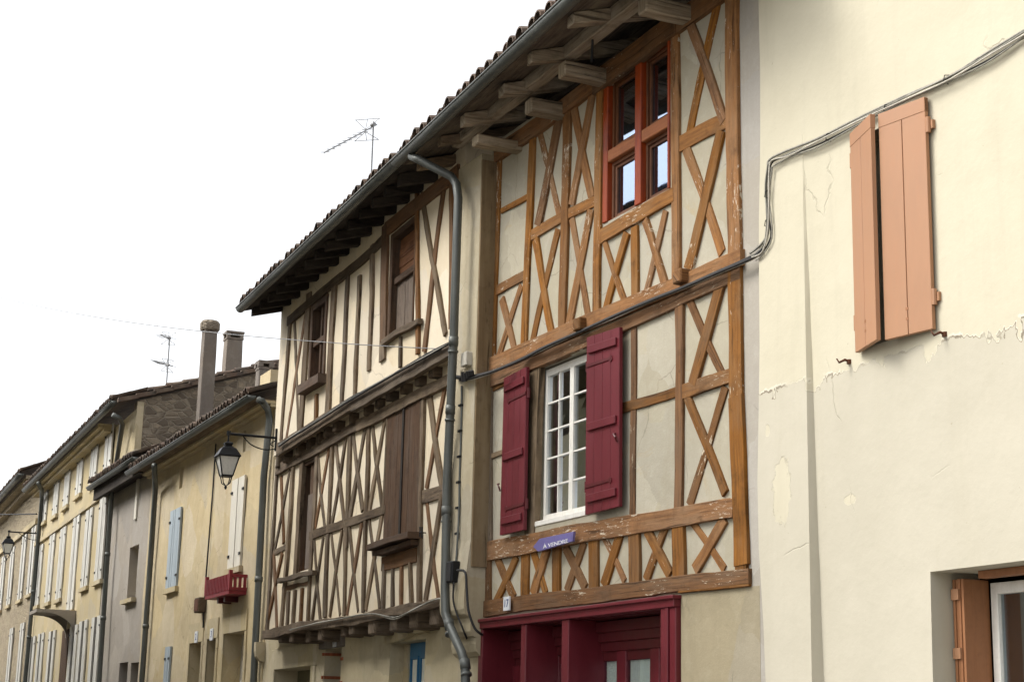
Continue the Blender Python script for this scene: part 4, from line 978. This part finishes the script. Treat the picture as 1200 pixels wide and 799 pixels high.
# ---- yellow house
H1 = root('terraced_house', F1, -4.5, 'yellow rendered house with red balcony, one blue and one cream pair of shutters', 'house')
y0 = F1.at(178, 600)[0] - .25
K = zm(120, 560, 3.34)
d1 = (*[F1.at(x, 770, 0)[0] for x in (222, 236)], -.1, 3.18); d2 = (*[F1.at(x, 770, 0)[0] for x in (242.5, 253)], -.1, 3.2); d3 = (*[F1.at(x, 770, 0)[0] for x in (261.5, 286)], -.1, 3.24)
sw = rect(F1, 210, 573, 215.5, 546); sw2 = rect(F1, 284, 530, 289, 503)
bl = rect(F1, 194, 800, 202, 757)
wall(0, y0, .0, -.1, 6.86, [d1, d2, d3, sw, sw2, (bl[0], bl[1], 1.0, bl[3])], .4, .5, .01).build('wall', 'yellow_render', H1)
for h in (sw, sw2): MB().box(h[0], h[1], -.12, -.08, h[2], h[3]).build('small_shutter', 'pale_shutter', H1)
a = F1.at(197.5, 688); b = F1.at(209, 686); c = F1.at(202.5, 600); closed_shutters(H1, -6.86, -5.98, 4.30, 5.78, .01, 'blue_shutter')
closed_shutters(H1, -2.32, -1.52, 4.31, 5.80, .01, 'white_shutter')
closed_shutters(H1, bl[0] - .02, bl[1] + .02, 1.0, bl[3], .01, 'blue_shutter')
def stone_frame(rt, h, w_=.16, top=.22, v=0.0):
    m = MB(); a, b, c, d = h; zz = c
    while zz < d - .01:
        h_ = min(rnd(.32, .46), d - zz); m.box(a - w_ * rnd(.9, 1.3), a, v - .01, v + .016 + rnd(0, .004), zz, zz + h_ - .008); m.box(b, b + w_ * rnd(.9, 1.3), v - .01, v + .016 + rnd(0, .004), zz, zz + h_ - .008); zz += h_
    m.box(a - w_, b + w_, v - .01, v + .022, d, d + top); m.build('stone_surround', 'limestone', rt)
for h in (d1, d2, d3): stone_frame(H1, h, .10, .34)
door(H1, d1, 0, 'door_olive', .3); door(H1, d2, 0, 'door_olive', .3); dd3 = door(H1, d3, 0, 'white_shutter', .3)
tiles(y0 - .3, .02, .44, 6.90, .34, 3.4).build('roof', 'roof_tile', H1)
gutter(y0 - .35, .02, .42, 6.83, .07).build('gutter', 'zinc', H1, True)
m = MB(); 
for i in range(2): m.box(y0, .0, -.2, .20 - i * .10, 6.74 - i * .05, 6.785 - i * .05)
m.build('cornice', 'yellow_render', H1)
MB().box(y0 - .2, .0, -.3, .38, 6.786, 6.80).build('eave_boards', 'timber_dark', H1)
pipe(H1, F1, [(303, 468, .42), (307, 470, .38), (314, 480, .12), (315.8, 492, .09), (309, 560, .09), (297, 800, .09)], .055)
ww, wz = F1.at(253, 520, .03), F1.at(241, 680, .03)
m = MB().tube([(ww[0], .03, ww[1]), (F1.at(249, 580, .03)[0], .03, F1.at(249, 580, .03)[1]), (wz[0], .03, wz[1]), (F1.at(238, 735, .03)[0], .03, F1.at(238, 735, .03)[1])], .014, 6)
m.build('conduit', 'cable_black', H1)
# chimneys of the yellow house
def chimney(rt, fr, px0, px1, ytop, v, base_z, mat, capmat, wv, cap=.22, flue=False):
    ua, z1 = fr.at((px0 + px1) / 2, ytop, v); wpx = px1 - px0
    dist = (fr.w(ua, v, z1) - EYE).length; sxp = F / dist
    wu = .3; r_ = max(.12, (wpx / sxp) / 1.22 / 2 * 1.0)
    m = MB(); m.lathe((ua, v), [(r_ * 1.30, base_z), (r_ * 1.25, z1 - cap - .5), (r_ * 1.2, z1 - cap)], 4, .785, (1, 1)); ch = m.build('chimney', mat, rt, bevel=.01)
    if flue:
        k = MB(); rr = r_ * 1.2
        k.lathe((ua, v), [(rr * 1.08, z1 - cap), (rr * 1.1, z1 - cap + .05)], 4)
        for sx_, sy_ in ((-1, -1), (1, -1), (1, 1), (-1, 1)): k.box(ua + sx_ * rr * .6 - .05, ua + sx_ * rr * .6 + .05, v + sy_ * rr * .6 - .05, v + sy_ * rr * .6 + .05, z1 - cap + .05, z1 - .06)
        k.lathe((ua, v), [(rr * 1.15, z1 - .06), (rr * 1.15, z1)], 4); k.build('chimney_cap', capmat, ch)
        MB().lathe((ua, v), [(rr * .5, z1 - cap + .05), (rr * .5, z1 - .065)], 4).build('flue', 'inside_dark', ch)
    else:
        k = MB(); k.lathe((ua, v), [(r_ * 1.2, z1 - cap), (r_ * 1.32, z1 - cap + .03), (r_ * 1.32, z1 - .05), (r_ * 1.1, z1)], 10, 0); k.build('chimney_cap', capmat, ch)
chimney(H1, F1, 236, 257, 376.5, -1.2, 6.4, 'chimney_render', 'rubble_stone', .3)
chimney(H1, F1, 299, 321, 424, -1.6, 6.8, 'chimney_render', 'chimney_render', .3, .18, True)
MB().box(F1.at(318, 440, -.6)[0] - .35, F1.at(318, 440, -.6)[0] + .3, -2.8, -.5, 6.6, F1.at(310, 433, -.6)[1] - .15).build('parapet', 'yellow_render', H1)
# ---- mauve narrow house
HG = root('terraced_house', F1, uG / 2 + y0 / 2, 'narrow mauve-grey rendered house between two downpipes, one open window recess', 'house')
gw = rect(F1, 147, 703, 162, 637); gw2 = rect(F1, 157.5, 609, 163.5, 557); gd = rect(F1, 138, 800, 149, 775); gd2 = rect(F1, 151, 800, 161, 775)
zG = F1.at(176, 528, .35)[1]
wall(-.02, uG, y0, -.1, zG - .02, [(gw[0], gw[1], gw[2], gw[3]), (gd[0], gd[1], -.1, gd[3]), (gd2[0], gd2[1], -.1, gd2[3])], .4, .5, .01).build('wall', 'mauve_render', HG)
m = MB(); m.box(gw[0], gw[1], -.42, -.38, gw[2], gw[3]); m.build('window_infill', 'limestone', HG); MB().box(gw[0] - .12, gw[1] + .12, -.1, .09, gw[2] - .09, gw[2] - .003).build('window_sill', 'limestone', HG)
MB().box(gw2[0], gw2[1], -.03, .02, gw2[2], gw2[3] + .2).build('shutter', 'white_shutter', HG)
for h in (gd, gd2): door(HG, (h[0], h[1], 0, h[3]), -.02, 'board_brown', .2)
tiles(uG - .1, y0 + .1, .44, zG + .10, .42, 3.4).build('roof', 'roof_tile', HG)
gutter(uG - .1, y0 + .35, .42, zG, .07).build('gutter', 'zinc', HG, True)
m = MB(); m.box(uG, y0 + .3, -.1, .36, zG - .05, zG - .03); m.box(uG, y0 + .3, .25, .33, zG - .30, zG - .052); m.box(uG, y0 + .2, -.02, .24, zG - .2, zG - .06); m.build('eave_boards', 'timber_black', HG)
pipe(HG, F1, [(181, 545, .42), (181.5, 560, .25), (182, 574, .12), (175.5, 668, .1), (166, 800, .1)], .055)
# ---- long ochre house
HL = root('terraced_house', FL, FL.at(90, 640)[0], 'long ochre house with rows of tall white shutters and a rubble gable', 'house')
zE = FL.at(100, 512, .3)[1]; Lu0 = uS
q0 = zm(0, 480, 2.504)
wall(0, Lu0, 0, -.1, zE - .05, [], .4, .8, .01).build('wall', 'ochre_render', HL)
def lw_(x, yt, yb, hw=.42):
    px, py = q0(x, (yt + yb) / 2); u, _ = FL.at(px, py); return (u - hw, u + hw, FL.at(*q0(x, yb))[1], FL.at(*q0(x, yt))[1])
for x, yt, yb in ((135, 228, 325), (168, 198, 305), (200, 163, 278), (237, 130, 245), (280, 90, 212), (322, 52, 178)):
    r_ = lw_(x, yt, yb, .48); closed_shutters(HL, r_[0], r_[1], r_[2], r_[3], .01, 'pale_shutter', .05, True, 'ochre_render')
for x, yt, yb in ((117, 402, 570), (150, 372, 560), (182, 352, 550), (219, 320, 583), (259, 298, 515), (300, 262, 495)):
    r_ = lw_(x, yt, yb, .50); closed_shutters(HL, r_[0], r_[1], r_[2], r_[3], .01, 'pale_shutter', .10, True, 'limestone')
for x, yt in ((100, 665), (125, 655), (158, 648), (222, 632), (250, 618), (288, 606)):
    px, py = q0(x, yt); u, z = FL.at(px, py); closed_shutters(HL, u - .6, u + .6, .9, z, .01, 'pale_shutter', .35, False)
px, py = q0(195, 645); u, z = FL.at(px, py); dl = MB().box(u - .55, u + .55, -.01, .02, 0, z).build('door', 'board_brown', HL)
m = MB(); a = FL.at(*q0(120, 380)); b = FL.at(*q0(330, 237)); m.box(Lu0, 0, -.01, .06, (a[1] + b[1]) / 2 - .07, (a[1] + b[1]) / 2 + .04); m.build('string_course', 'limestone', HL)
# shell canopy over the door
u, z = FL.at(*q0(212, 600)); m = MB(); m.box(u - .7, u + .65, 0, .95, z - .02, z + .06); cn = m.build('door_canopy', 'mauve_render', HL)
for uu in (u - .7, u + .6):
    arc = [(.02, z - .021), (.75, z - .021)] + [(.75 - .73 * math.sin(k * .196), z - .55 + .53 * math.cos(k * .196)) for k in range(1, 9)]
    q = MB(); n = len(arc); q.V = [(uu, v, zz) for v, zz in arc] + [(uu + .1, v, zz) for v, zz in arc]; q.face(tuple(range(n))); q.face(tuple(range(2 * n - 1, n - 1, -1)))
    for i in range(n): j = (i + 1) % n; q.face((i, j, n + j, n + i))
    q.build('canopy_bracket', 'mauve_render', cn)
LE = FL.at(134, 480, .46)[0] - .05
tiles(Lu0, LE, .48, zE + .10, .33, 4.6).build('roof', 'roof_tile', HL)
gutter(Lu0 - .1, LE, .46, zE, .075).build('gutter', 'zinc', HL, True)
m = MB()
for i in range(2): m.box(Lu0, .1, -.2, .34 - i * .12, zE - .12 - i * .09, zE - .035 - i * .09)
m.build('cornice', 'ochre_render', HL)
# rubble gable facing the viewer
zr = zE + .05; dep = 4.9
gm = MB(); gm.V = [(LE, -.03, zG + .08), (LE, -2 * dep, zG + .08), (LE, -2 * dep, zr), (LE, -dep, zr + .33 * dep), (LE, -.03, zr)]
gm.V += [(LE - .35, v, z) for _, v, z in gm.V]; gm.face((0, 1, 2, 3, 4)); gm.face((9, 8, 7, 6, 5))
for i in range(5): j = (i + 1) % 5; gm.face((j, i, 5 + i, 5 + j))
gm.build('gable_wall', 'rubble_stone', HL)
MB().box(LE + .001, LE + .03, -.17, -.03, zG + .08, zr - .02).build('corner_render', 'limestone', HL)
m = MB()
for s_ in (1,):
    N_ = 14
    for i in range(N_):
        v0 = .40 - (dep + .4) * i / N_; v1 = .40 - (dep + .4) * (i + 1) / N_ - .05; za = zr + .33 * (-v0) + .05; zb = zr + .33 * (-v1) + .03
        n0 = len(m.V); m.V += [(LE - .12, v0, za), (LE + .12, v0, za), (LE + .12, v1, zb), (LE - .12, v1, zb), (LE - .12, v0, za + .10), (LE + .12, v0, za + .10), (LE + .12, v1, zb + .08), (LE - .12, v1, zb + .08)]
        for f in ((0, 1, 2, 3), (4, 5, 6, 7), (0, 1, 5, 4), (1, 2, 6, 5), (2, 3, 7, 6), (3, 0, 4, 7)): m.face(tuple(n0 + k for k in f))
m.build('verge_tiles', 'roof_tile', HL)
MB().box(-.002, LE - .001, -.35, -.03, zG + .08, zE - .12).build('wall_return', 'ochre_render', HL)
pipe(HL, FL, [(132, 486, .46), (140, 490, .3), (143.5, 497, .15), (131, 576, .1), (116, 800, .1)], .055)
pipe(HL, FL, [(45, 566, .46), (49, 574, .25), (49, 585, .12), (44, 640, .1), (29, 800, .1)], .06)
chimney(HL, FL, 261, 287, 390, -dep + .4, zr + .3, 'chimney_render', 'chimney_render', .5, .24, True)
# ---- stone house at the far left
HS = root('terraced_house', FS, FS.at(15, 640)[0], 'weathered stone house with pale shutters at the far left edge', 'house')
zS = FS.at(25, 566, .35)[1]; S0 = -22
wall(0, S0, 0, -.1, zS - .05, [], .4, .9, .012).build('wall', 'coursed_stone', HS)
for x, yt, yb in ((8, 435, 585), (34, 410, 568), (68, 375, 552), (96, 350, 535)):
    px, py = q0(x, (yt + yb) / 2); u, _ = FS.at(px, py); closed_shutters(HS, u - .55, u + .55, FS.at(*q0(x, yb))[1], FS.at(*q0(x, yt))[1], .012, 'pale_shutter', .2, True)
for x, yt in ((38, 640), (70, 625)):
    px, py = q0(x, yt); u, z = FS.at(px, py); closed_shutters(HS, u - .5, u + .5, 1.0, z, .012, 'pale_shutter', .15, False)
m = MB(); a = FS.at(0, 648); m.box(S0, 0, -.01, .08, a[1] - .1, a[1] + .06); m.build('string_course', 'limestone', HS)
tiles(S0, .0, .62, zS + .10, .40, 3.6).build('roof', 'roof_tile', HS); gutter(S0, -.05, .6, zS, .09).build('gutter', 'zinc', HS, True)
m = MB(); m.box(S0, 0, -.2, .45, zS - .14, zS - .05); m.box(S0, 0, -.2, .22, zS - .30, zS - .142); m.build('cornice', 'coursed_stone', HS)

# ================================================================== opposite side of the street (behind the viewer, seen in the panes)
FO = Frame((-20, -3.2, 0), None)
HO = root('terraced_house', FO, 0, 'cream rendered house across the street, mirrored in the window panes', 'house')
m = MB(); m.box(-45, 32, -.0 - .01, .0 + .01 - .01, -.1, .0)
def wall_op():
    holes = [(-48 + i * 3.1, -47 + i * 3.1, z0, z1) for i in range(17) for z0, z1 in ((.0, 2.3), (3.6, 5.4))]
    mm = wall(0, -50, 5, -.15, 8.7, holes, .4, 3, 0); return mm, holes
mm, holes = wall_op(); wl = mm.build('wall', 'opposite_render', HO)
k = MB()
for a, b, c, d in holes: k.box(a, b, -.15, -.1, max(c, 0), d)
k.build('window_shutters', 'white_shutter', HO)
m = MB(); m.quad([(-50, .4, 8.7), (5, .4, 8.7), (5, -5, 10.2), (-50, -5, 10.2)]); m.build('roof', 'roof_tile', HO)

# ================================================================== things on the facades
def thing_at(name, fr, px, py, v, label, cat, group=None):
    u, z = fr.at(px, py, v); return root(name, fr, u, label, cat, group, v, z), u, z
# cable bundle on the cream house, going on along the orange house
def smooth(pts, n=4):
    out = []
    P = [Vector(p) for p in pts]; P = [P[0]] + P + [P[-1]]
    for i in range(1, len(P) - 2):
        for k in range(n):
            t = k / n; a, b, c, d = P[i - 1], P[i], P[i + 1], P[i + 2]
            out.append(tuple(.5 * ((2 * b) + (c - a) * t + (2 * a - 5 * b + 4 * c - d) * t * t + (3 * b - a - 3 * c + d) * t ** 3)))
    out.append(tuple(P[-2])); return out
cb, u, z = thing_at('cable_bundle', F3, 900, 205, .06, 'grey cable bundle climbing across the cream wall above the salmon shutters', 'cable')
base = [(1214, 31), (1160, 66), (1115, 91), (1060, 116), (1012, 141), (960, 167), (925, 181), (905, 190), (900, 200), (899, 225), (901, 250), (900, 275), (893, 293), (882, 300)]
for k in range(5):
    o1 = [((k - 2) * 1.1 + rnd(-2.2, 2.2), (k - 2) * 1.4 + rnd(-2.4, 2.4)) for _ in base]
    pts = pathpx(F3, [(x + a[0], y + a[1], .085 + .012 * (k % 3) + (.07 if x < 885 else 0) * 0) for (x, y), a in zip(base, o1)])
    MB().tube(smooth(pts), .006 if k else .010, 6).build('cable', ('cable_grey', 'cable_grey', 'cable_pale', 'cable_black', 'cable_grey')[k], cb, True)
for x, y in ((1110, 93), (1040, 127), (972, 161), (900, 228), (900, 262)):
    p = pathpx(F3, [(x, y, .08)])[0]; m = MB(); m.tube([(p[0] - .012, .062, p[2] - .028), (p[0] - .008, .108, p[2] - .02), (p[0] + .008, .108, p[2] + .02), (p[0] + .012, .062, p[2] + .028)], .004, 5); m.build('clip', 'black_iron', cb)
cc, u, z = thing_at('wall_cable', F3, 700, 375, .05, 'thick black cable strung along the beam above the burgundy shutters', 'cable')
base = [(893, 293), (884, 301), (868, 309), (840, 321), (800, 338), (764, 352), (720, 371), (680, 389), (640, 407), (610, 422), (580, 435), (560, 441), (545, 444), (533, 442)]
for k in range(3):
    pts = pathpx(F3, [(x + rnd(-.4, .4), y + k * 1.5 - 1.5 + rnd(-.9, .9), (.085 + .014 * (k % 2)) if x > 585 else (.24 + .014 * (k % 2))) for (x, y) in base])
    MB().tube(smooth(pts), (.014, .012, .007)[k], 7).build('cable', ('cable_black', 'cable_black', 'cable_pale')[k], cc, True)
jn = pathpx(F3, [(548, 441, .26)])[0]; m = MB()
for i in range(6): m.tube([(jn[0] - .15 + i * .06, .27, jn[2] - .03 + rnd(-.02, .02)), (jn[0] - .13 + i * .06, .29, jn[2] + .04 + rnd(-.02, .02))], .02, 7)
m.build('splice', 'cable_black', cc)
# wires on the dark-timbered house
for base, lab, rr, n_ in (([(526, 403), (500, 416), (470, 434), (440, 451), (410, 468), (380, 487), (350, 506), (327, 522)], 'twisted dark cable running along the upper jetty beam of the brown-studded house', .014, 3),
                   ([(519, 700), (505, 703), (482, 716), (462, 724), (440, 720), (420, 721), (395, 725), (370, 731), (340, 737)], 'loose pale wire sagging along the lower jetty beam above the blue door', .008, 2)):
    cw, u, z = thing_at('wall_cable', F2, base[3][0], base[3][1], .1, lab, 'cable')
    for k in range(n_):
        pts = pathpx(F2, [(x, y + rnd(-1.6, 1.6), .15 if rr > .01 else .05 + .01 * k) for x, y in base])
        MB().tube(smooth(pts), rr, 6).build('cable', ('cable_black', 'cable_pale', 'cable_black')[k] if 0 else ('cable_black', 'cable_grey', 'cable_black')[k] if rr > .01 else ('cable_pale', 'cable_grey')[k], cw, True)
m_, u, z = thing_at('wall_cable', F2, 537, 600, .2, 'thin grey conduit running down the party-wall pier to a black box', 'cable')
def f3path(pts): return pathpx(F3, pts)
FRAME[m_.name] = FRAME[m_.name]
def rebase(o, fr, px, py, v):
    u, z = fr.at(px, py, v); o.location = fr.w(u, v, z); o.rotation_euler = (0, 0, fr.yaw()); FRAME[o.name] = (fr, u, v, z)
rebase(m_, F3, 539, 600, .22)
MB().tube(smooth(f3path([(541, 452, .215), (541, 480, .21), (540, 520, .21), (538.5, 560, .21), (538, 600, .215), (535, 650, .23), (533, 668, .25)])), .012, 7).build('conduit', 'zinc', m_, True)
for y in (475, 505, 535, 565, 595, 625): p = f3path([(540.5 - (y - 475) * .03, y, .21)])[0]; MB().box(p[0] - .03, p[0] + .03, .20, .232, p[2] - .012, p[2] + .012).build('clip', 'black_iron', m_)
bx, u, z = thing_at('junction_box', F3, 533, 670, .26, 'small black junction box on the pier beside the downpipe', 'box')
MB().box(u - .09, u + .06, .22, .32, z - .11, z + .11).build('box_body', 'black_iron', bx, bevel=.01)
MB().box(u - .07, u + .04, .321, .327, z - .09, z + .09).build('lid', 'cable_black', bx)
wc, u, z = thing_at('wall_cable', F3, 548, 720, .28, 'looping black cable from the junction box down over the pier corbels', 'cable')
MB().tube(smooth(f3path([(536, 668, .30), (545, 670, .29), (547, 690, .29), (549, 715, .285), (556, 735, .23), (563, 742, .16), (565, 743, .05)])), .013, 7).build('cable', 'cable_black', wc, True)
MB().tube(smooth(f3path([(532, 682, .30), (531, 700, .29), (534, 715, .27), (542, 735, .22), (547, 748, .14)])), .010, 7).build('cable', 'cable_black', wc, True)
mb, u, z = thing_at('meter_box', F3, 546, 421, .24, 'small pale plastic box on the pier above the thick cable', 'box')
MB().box(u - .07, u + .07, .19, .27, z - .075, z + .075).build('box_body', 'cable_pale', mb, bevel=.008); MB().box(u - .12, u - .03, .2, .25, z - .19, z - .09).build('insulator', 'limestone', mb, bevel=.008)
# sign and numbers
sg = root('sale_sign', F3, F3.at(648, 634, .1)[0], 'purple sign board with white lettering under the white window', 'sign', None, .06, F3.at(648, 634, .1)[1])
pts = quadpx(F3, [(624.6, 640.5), (632, 631), (672, 622.5), (670.6, 634), (630.6, 646)], .115)
MB().prism(pts, .090, .115).build('sign_board', 'purple_sign', sg, bevel=.002)
edge = quadpx(F3, [(630.6, 646), (670.6, 634)], .117); c_ = ((edge[0][0] + edge[1][0]) / 2 + .01, (edge[0][1] + edge[1][1]) / 2 + .024)
text_mesh('À VENDRE', F3, sg, c_[0], c_[1], .1165, .052, 'letter_white', 'lettering', math.atan2(edge[1][1] - edge[0][1], edge[1][0] - edge[0][0]), 2.1)
def number(fr, px, py, v, txt, label, s_=.11):
    u, z = fr.at(px, py, v); r_ = root('house_number', fr, u, label, 'house number', None, v, z)
    MB().box(u - s_ * .62, u + s_ * .62, v - .01, v + .008, z - s_ * .62, z + s_ * .62).build('plate', 'enamel', r_, bevel=.002)
    text_mesh(txt, fr, r_, u, z, v + .009, s_, 'letter_blue', 'numeral')
number(F3, 594, 707, .075, '17', 'white enamel number plate 17 on the beam above the burgundy shopfront')
number(F2, 392, 752, V2G + .06, '1', 'small number plate on the stone lintel over the brick-edged doorway', .10)
number(F1, 230, 746, .03, '2', 'left of two number plates above the yellow house doors', .16)
number(F1, 248, 743, .03, '3', 'right of two number plates above the yellow house doors', .16)
# faded painted mark
# shutter stay
ss, u, z = thing_at('shutter_stay', F2, 498, 624, -.08, 'little black iron shutter stay on the plaster beside the brown shutters', 'bracket')
m = MB(); m.tube([(u, -.09, z), (u, -.02, z), (u + .10, -.01, z + .0)], .008, 6); m.tube([(u + .10, -.01, z - .07), (u + .10, -.01, z + .05)], .010, 6); m.tube([(u - .02, -.02, z + .06), (u, -.02, z + .06), (u, -.02, z - .05)], .008, 6); m.build('iron_bar', 'black_iron', ss)
# overhead wire
u, z = F2.at(517, 409, .12); r_ = root('overhead_wire', F2, u, 'thin telephone wire crossing the sky to the brown-studded house', 'wire', None, .12, z)
p0 = Vector((u, .12, z)); ue, ze = F2.at(0, 343, 3.2); p1 = Vector((ue, 3.2, ze)); p1 = p0 + (p1 - p0) * 1.15
pts = [tuple(p0.lerp(p1, t / 24) - Vector((0, 0, .22 * 4 * (t / 24) * (1 - t / 24)))) for t in range(25)]
MB().tube(pts, .006, 5).build('wire', 'antenna_grey', r_)
# balcony box
bu0, bu1 = F1.at(268, 690, .0)[0] - .85, -1.15; zb = F1.at(290, 694, 0)[1]
bu0 = F1.at(241, 687, .30)[0]
rb = root('balcony', F1, (bu0 + bu1) / 2, 'small burgundy wooden balcony box under the cream shutters of the yellow house', 'balcony', None, 0, zb)
MB().box(bu0, bu1, .0, .30, zb - .03, zb + .03).build('floor', 'burgundy_bright', rb)
m = MB()
for zz in (zb + .031, zb + .24): m.box(bu0, bu1, .265, .300, zz, zz + .05)
for i in range(17): a = bu0 + (bu1 - bu0) * i / 16; m.box(a - .022 - (.02 if i in (0, 16) else 0), a + .022 + (.02 if i in (0, 16) else 0), .258, .310, zb + .032, zb + (.29 if i not in (0, 16) else .35))
for a in (bu0, bu1):
    for zz in (zb + .031, zb + .24): m.box(a - .02, a + .018, .0, .257, zz, zz + .05)
    for v in (.02, .10, .18): m.box(a - .016, a + .016, v, v + .045, zb + .082, zb + .239)
m.build('railing', 'burgundy_bright', rb)
MB().box(bu0 + .5, bu0 + .6, .0, .22, zb - .12, zb - .031).build('bracket', 'burgundy_dark', rb); MB().box(bu1 - .6, bu1 - .5, .0, .22, zb - .12, zb - .031).build('bracket', 'burgundy_dark', rb)
mb2, u, z = thing_at('junction_box', F1, 238, 709, .02, 'small rusty-brown box on the yellow wall left of the balcony', 'box')
MB().box(u - .16, u + .16, .0, .14, z - .13, z + .13).build('box_body', 'timber_dark', mb2, bevel=.01); MB().box(u - .13, u + .13, .141, .15, z - .1, z + .1).build('lid', 'rust', mb2)
# street lamps
def lamp(fr, px, py, v, arm, label, sc=1.0):
    u, z = fr.at(px, py, v); r_ = root('street_lamp', fr, u, label, 'street lamp', 'wall lanterns along the street', v, z)
    x = lambda a, b, c: (u + a * sc, v + b * sc, z + c * sc)
    m = MB(); m.tube([x(0, 0, -.20), x(0, 0, .14)], .018 * sc, 8); m.tube([x(0, .0, .0), x(0, arm, .0)], .020 * sc, 8)
    m.tube(smooth([x(0, 0, -.17), x(0, .18, -.19), x(0, .38, -.13), x(0, arm * .72, -.0)]), .010 * sc, 6); m.tube(smooth([x(0, .02, -.05), x(0, .08, -.10), x(0, .03, -.13)]), .008 * sc, 6)
    m.tube([x(0, arm, .04), x(0, arm, -.12)], .016 * sc, 8); m.lathe((u, v + arm * sc), [(.035 * sc, z - .02 * sc), (.035 * sc, z + .04 * sc)], 8)
    m.build('bracket', 'black_iron', r_)
    cx, cy = u, v + arm * sc; zt = z - .12 * sc; q = lambda r, d: (r * sc * 1.414, zt - d * sc)
    MB().lathe((cx, cy), [q(.165, .235), q(.172, .22), q(.165, .21), q(.10, .10), q(.085, .095), q(.05, .06), q(.06, .04), q(.06, .02), q(.025, .0)][::1], 4).build('lantern_roof', 'black_iron', r_)
    gl = MB().lathe((cx, cy), [q(.075, .50), q(.140, .236)], 4).build('lantern_glass', 'lamp_glass', r_)
    m = MB()
    for sx_, sy_ in ((-1, -1), (1, -1), (1, 1), (-1, 1)):
        m.tube([(cx + sx_ * .145 * sc, cy + sy_ * .145 * sc, zt - .235 * sc), (cx + sx_ * .080 * sc, cy + sy_ * .080 * sc, zt - .51 * sc)], .010 * sc, 6)
        m.tube([(cx + sx_ * .070 * sc, cy + sy_ * .070 * sc, zt - .52 * sc), (cx + sx_ * .05 * sc, cy + sy_ * .05 * sc, zt - .62 * sc), (cx, cy, zt - .66 * sc)], .008 * sc, 6)
    m.lathe((cx, cy), [q(.082, .525), q(.082, .50)], 4); m.lathe((cx, cy), [(.012 * sc, zt - .71 * sc), (.022 * sc, zt - .68 * sc), (.012 * sc, zt - .65 * sc)], 8); m.build('lantern_frame', 'black_iron', r_)
lamp(F2, 323.5, 513, .02, .72, 'large black iron wall lantern on a bracket at the corner of the brown-studded house')
lamp(FL, 46, 625, .08, .85, 'distant black wall lantern near the far left stone house', 1.0)
wr, u, z = thing_at('wall_cable', FL, 43, 602, .1, 'dark cable stretched from the far downpipe to the left edge', 'cable')
ue, ze = FL.at(-30, 601, 1.2); MB().tube([(u, .1, z), ((u + ue) / 2, .65, (z + ze) / 2 - .03), (ue, 1.2, ze)], .022, 6).build('cable', 'cable_black', wr)
# roof antennas
def antenna(fr, px, ytop, ybase, v, boom_px, label, horizontal=True, rr=.012):
    u, z0 = fr.at(px, ybase, v); _, z1 = fr.at(px, ytop, v); zb_ = min(z0, z1) - .6
    r_ = root('roof_antenna', fr, u, label, 'antenna', None, v, zb_)
    MB().tube([(u, v, zb_), (u, v, z1 + .05)], rr * 1.3, 7).build('mast', 'antenna_grey', r_)
    for (bx_, by_, ey, v2, n_, el) in boom_px:
        ub, zbm = fr.at(bx_, by_, v2); yc = fr.at(px, ey, v)[1]; p, q_ = Vector((u, v, yc)), Vector((ub, v2, zbm)); m = MB().tube([p + (p - q_) * .08, q_], rr, 6)
        d = (q_ - p).normalized(); s_ = d.cross(Vector((0, 0, 1))).normalized() if horizontal else d.cross(Vector((1, 0, 0))).normalized()
        for i in range(n_):
            c = p.lerp(q_, .12 + .86 * i / max(1, n_ - 1)); m.tube([c - s_ * el * (1 - .35 * i / n_), c + s_ * el * (1 - .35 * i / n_)], rr * .55, 5)
        m.tube([p + Vector((0, 0, .03)) - d * .06, p + Vector((0, 0, .03)) + d * .08], .03, 6)
        m.build('boom', 'antenna_grey', r_)
        k = MB(); c = p.lerp(q_, .17)
        for a in (-1, 1):
            for s2 in (-.16, 0, .16): k.tube([c + Vector((0, 0, .02 * a)), c - d * .08 + s_ * s2 * 1.2 + Vector((0, 0, .17 * a))], rr * .5, 5)
            k.tube([c - d * .08 - s_ * .2 + Vector((0, 0, .17 * a)), c - d * .08 + s_ * .2 + Vector((0, 0, .17 * a))], rr * .5, 5)
        k.build('reflector', 'antenna_grey', r_)
antenna(F2, 435, 149, 206, -1.0, [(380, 179, 151, .2, 9, .09)], 'spiky yagi antenna on a mast above the brown-studded house roof', True, .010)
antenna(FL, 195, 400, 452, -2.2, [(188, 392, 401, -1.7, 4, .22), (184, 423, 430, -2.0, 5, .3)], 'thin double-boom antenna on the rubble-gabled house roof', True, .014)

for o in list(bpy.data.objects):
    if o.type == 'MESH' and len(o.data.polygons) == 0: print('EMPTY MESH', o.name)
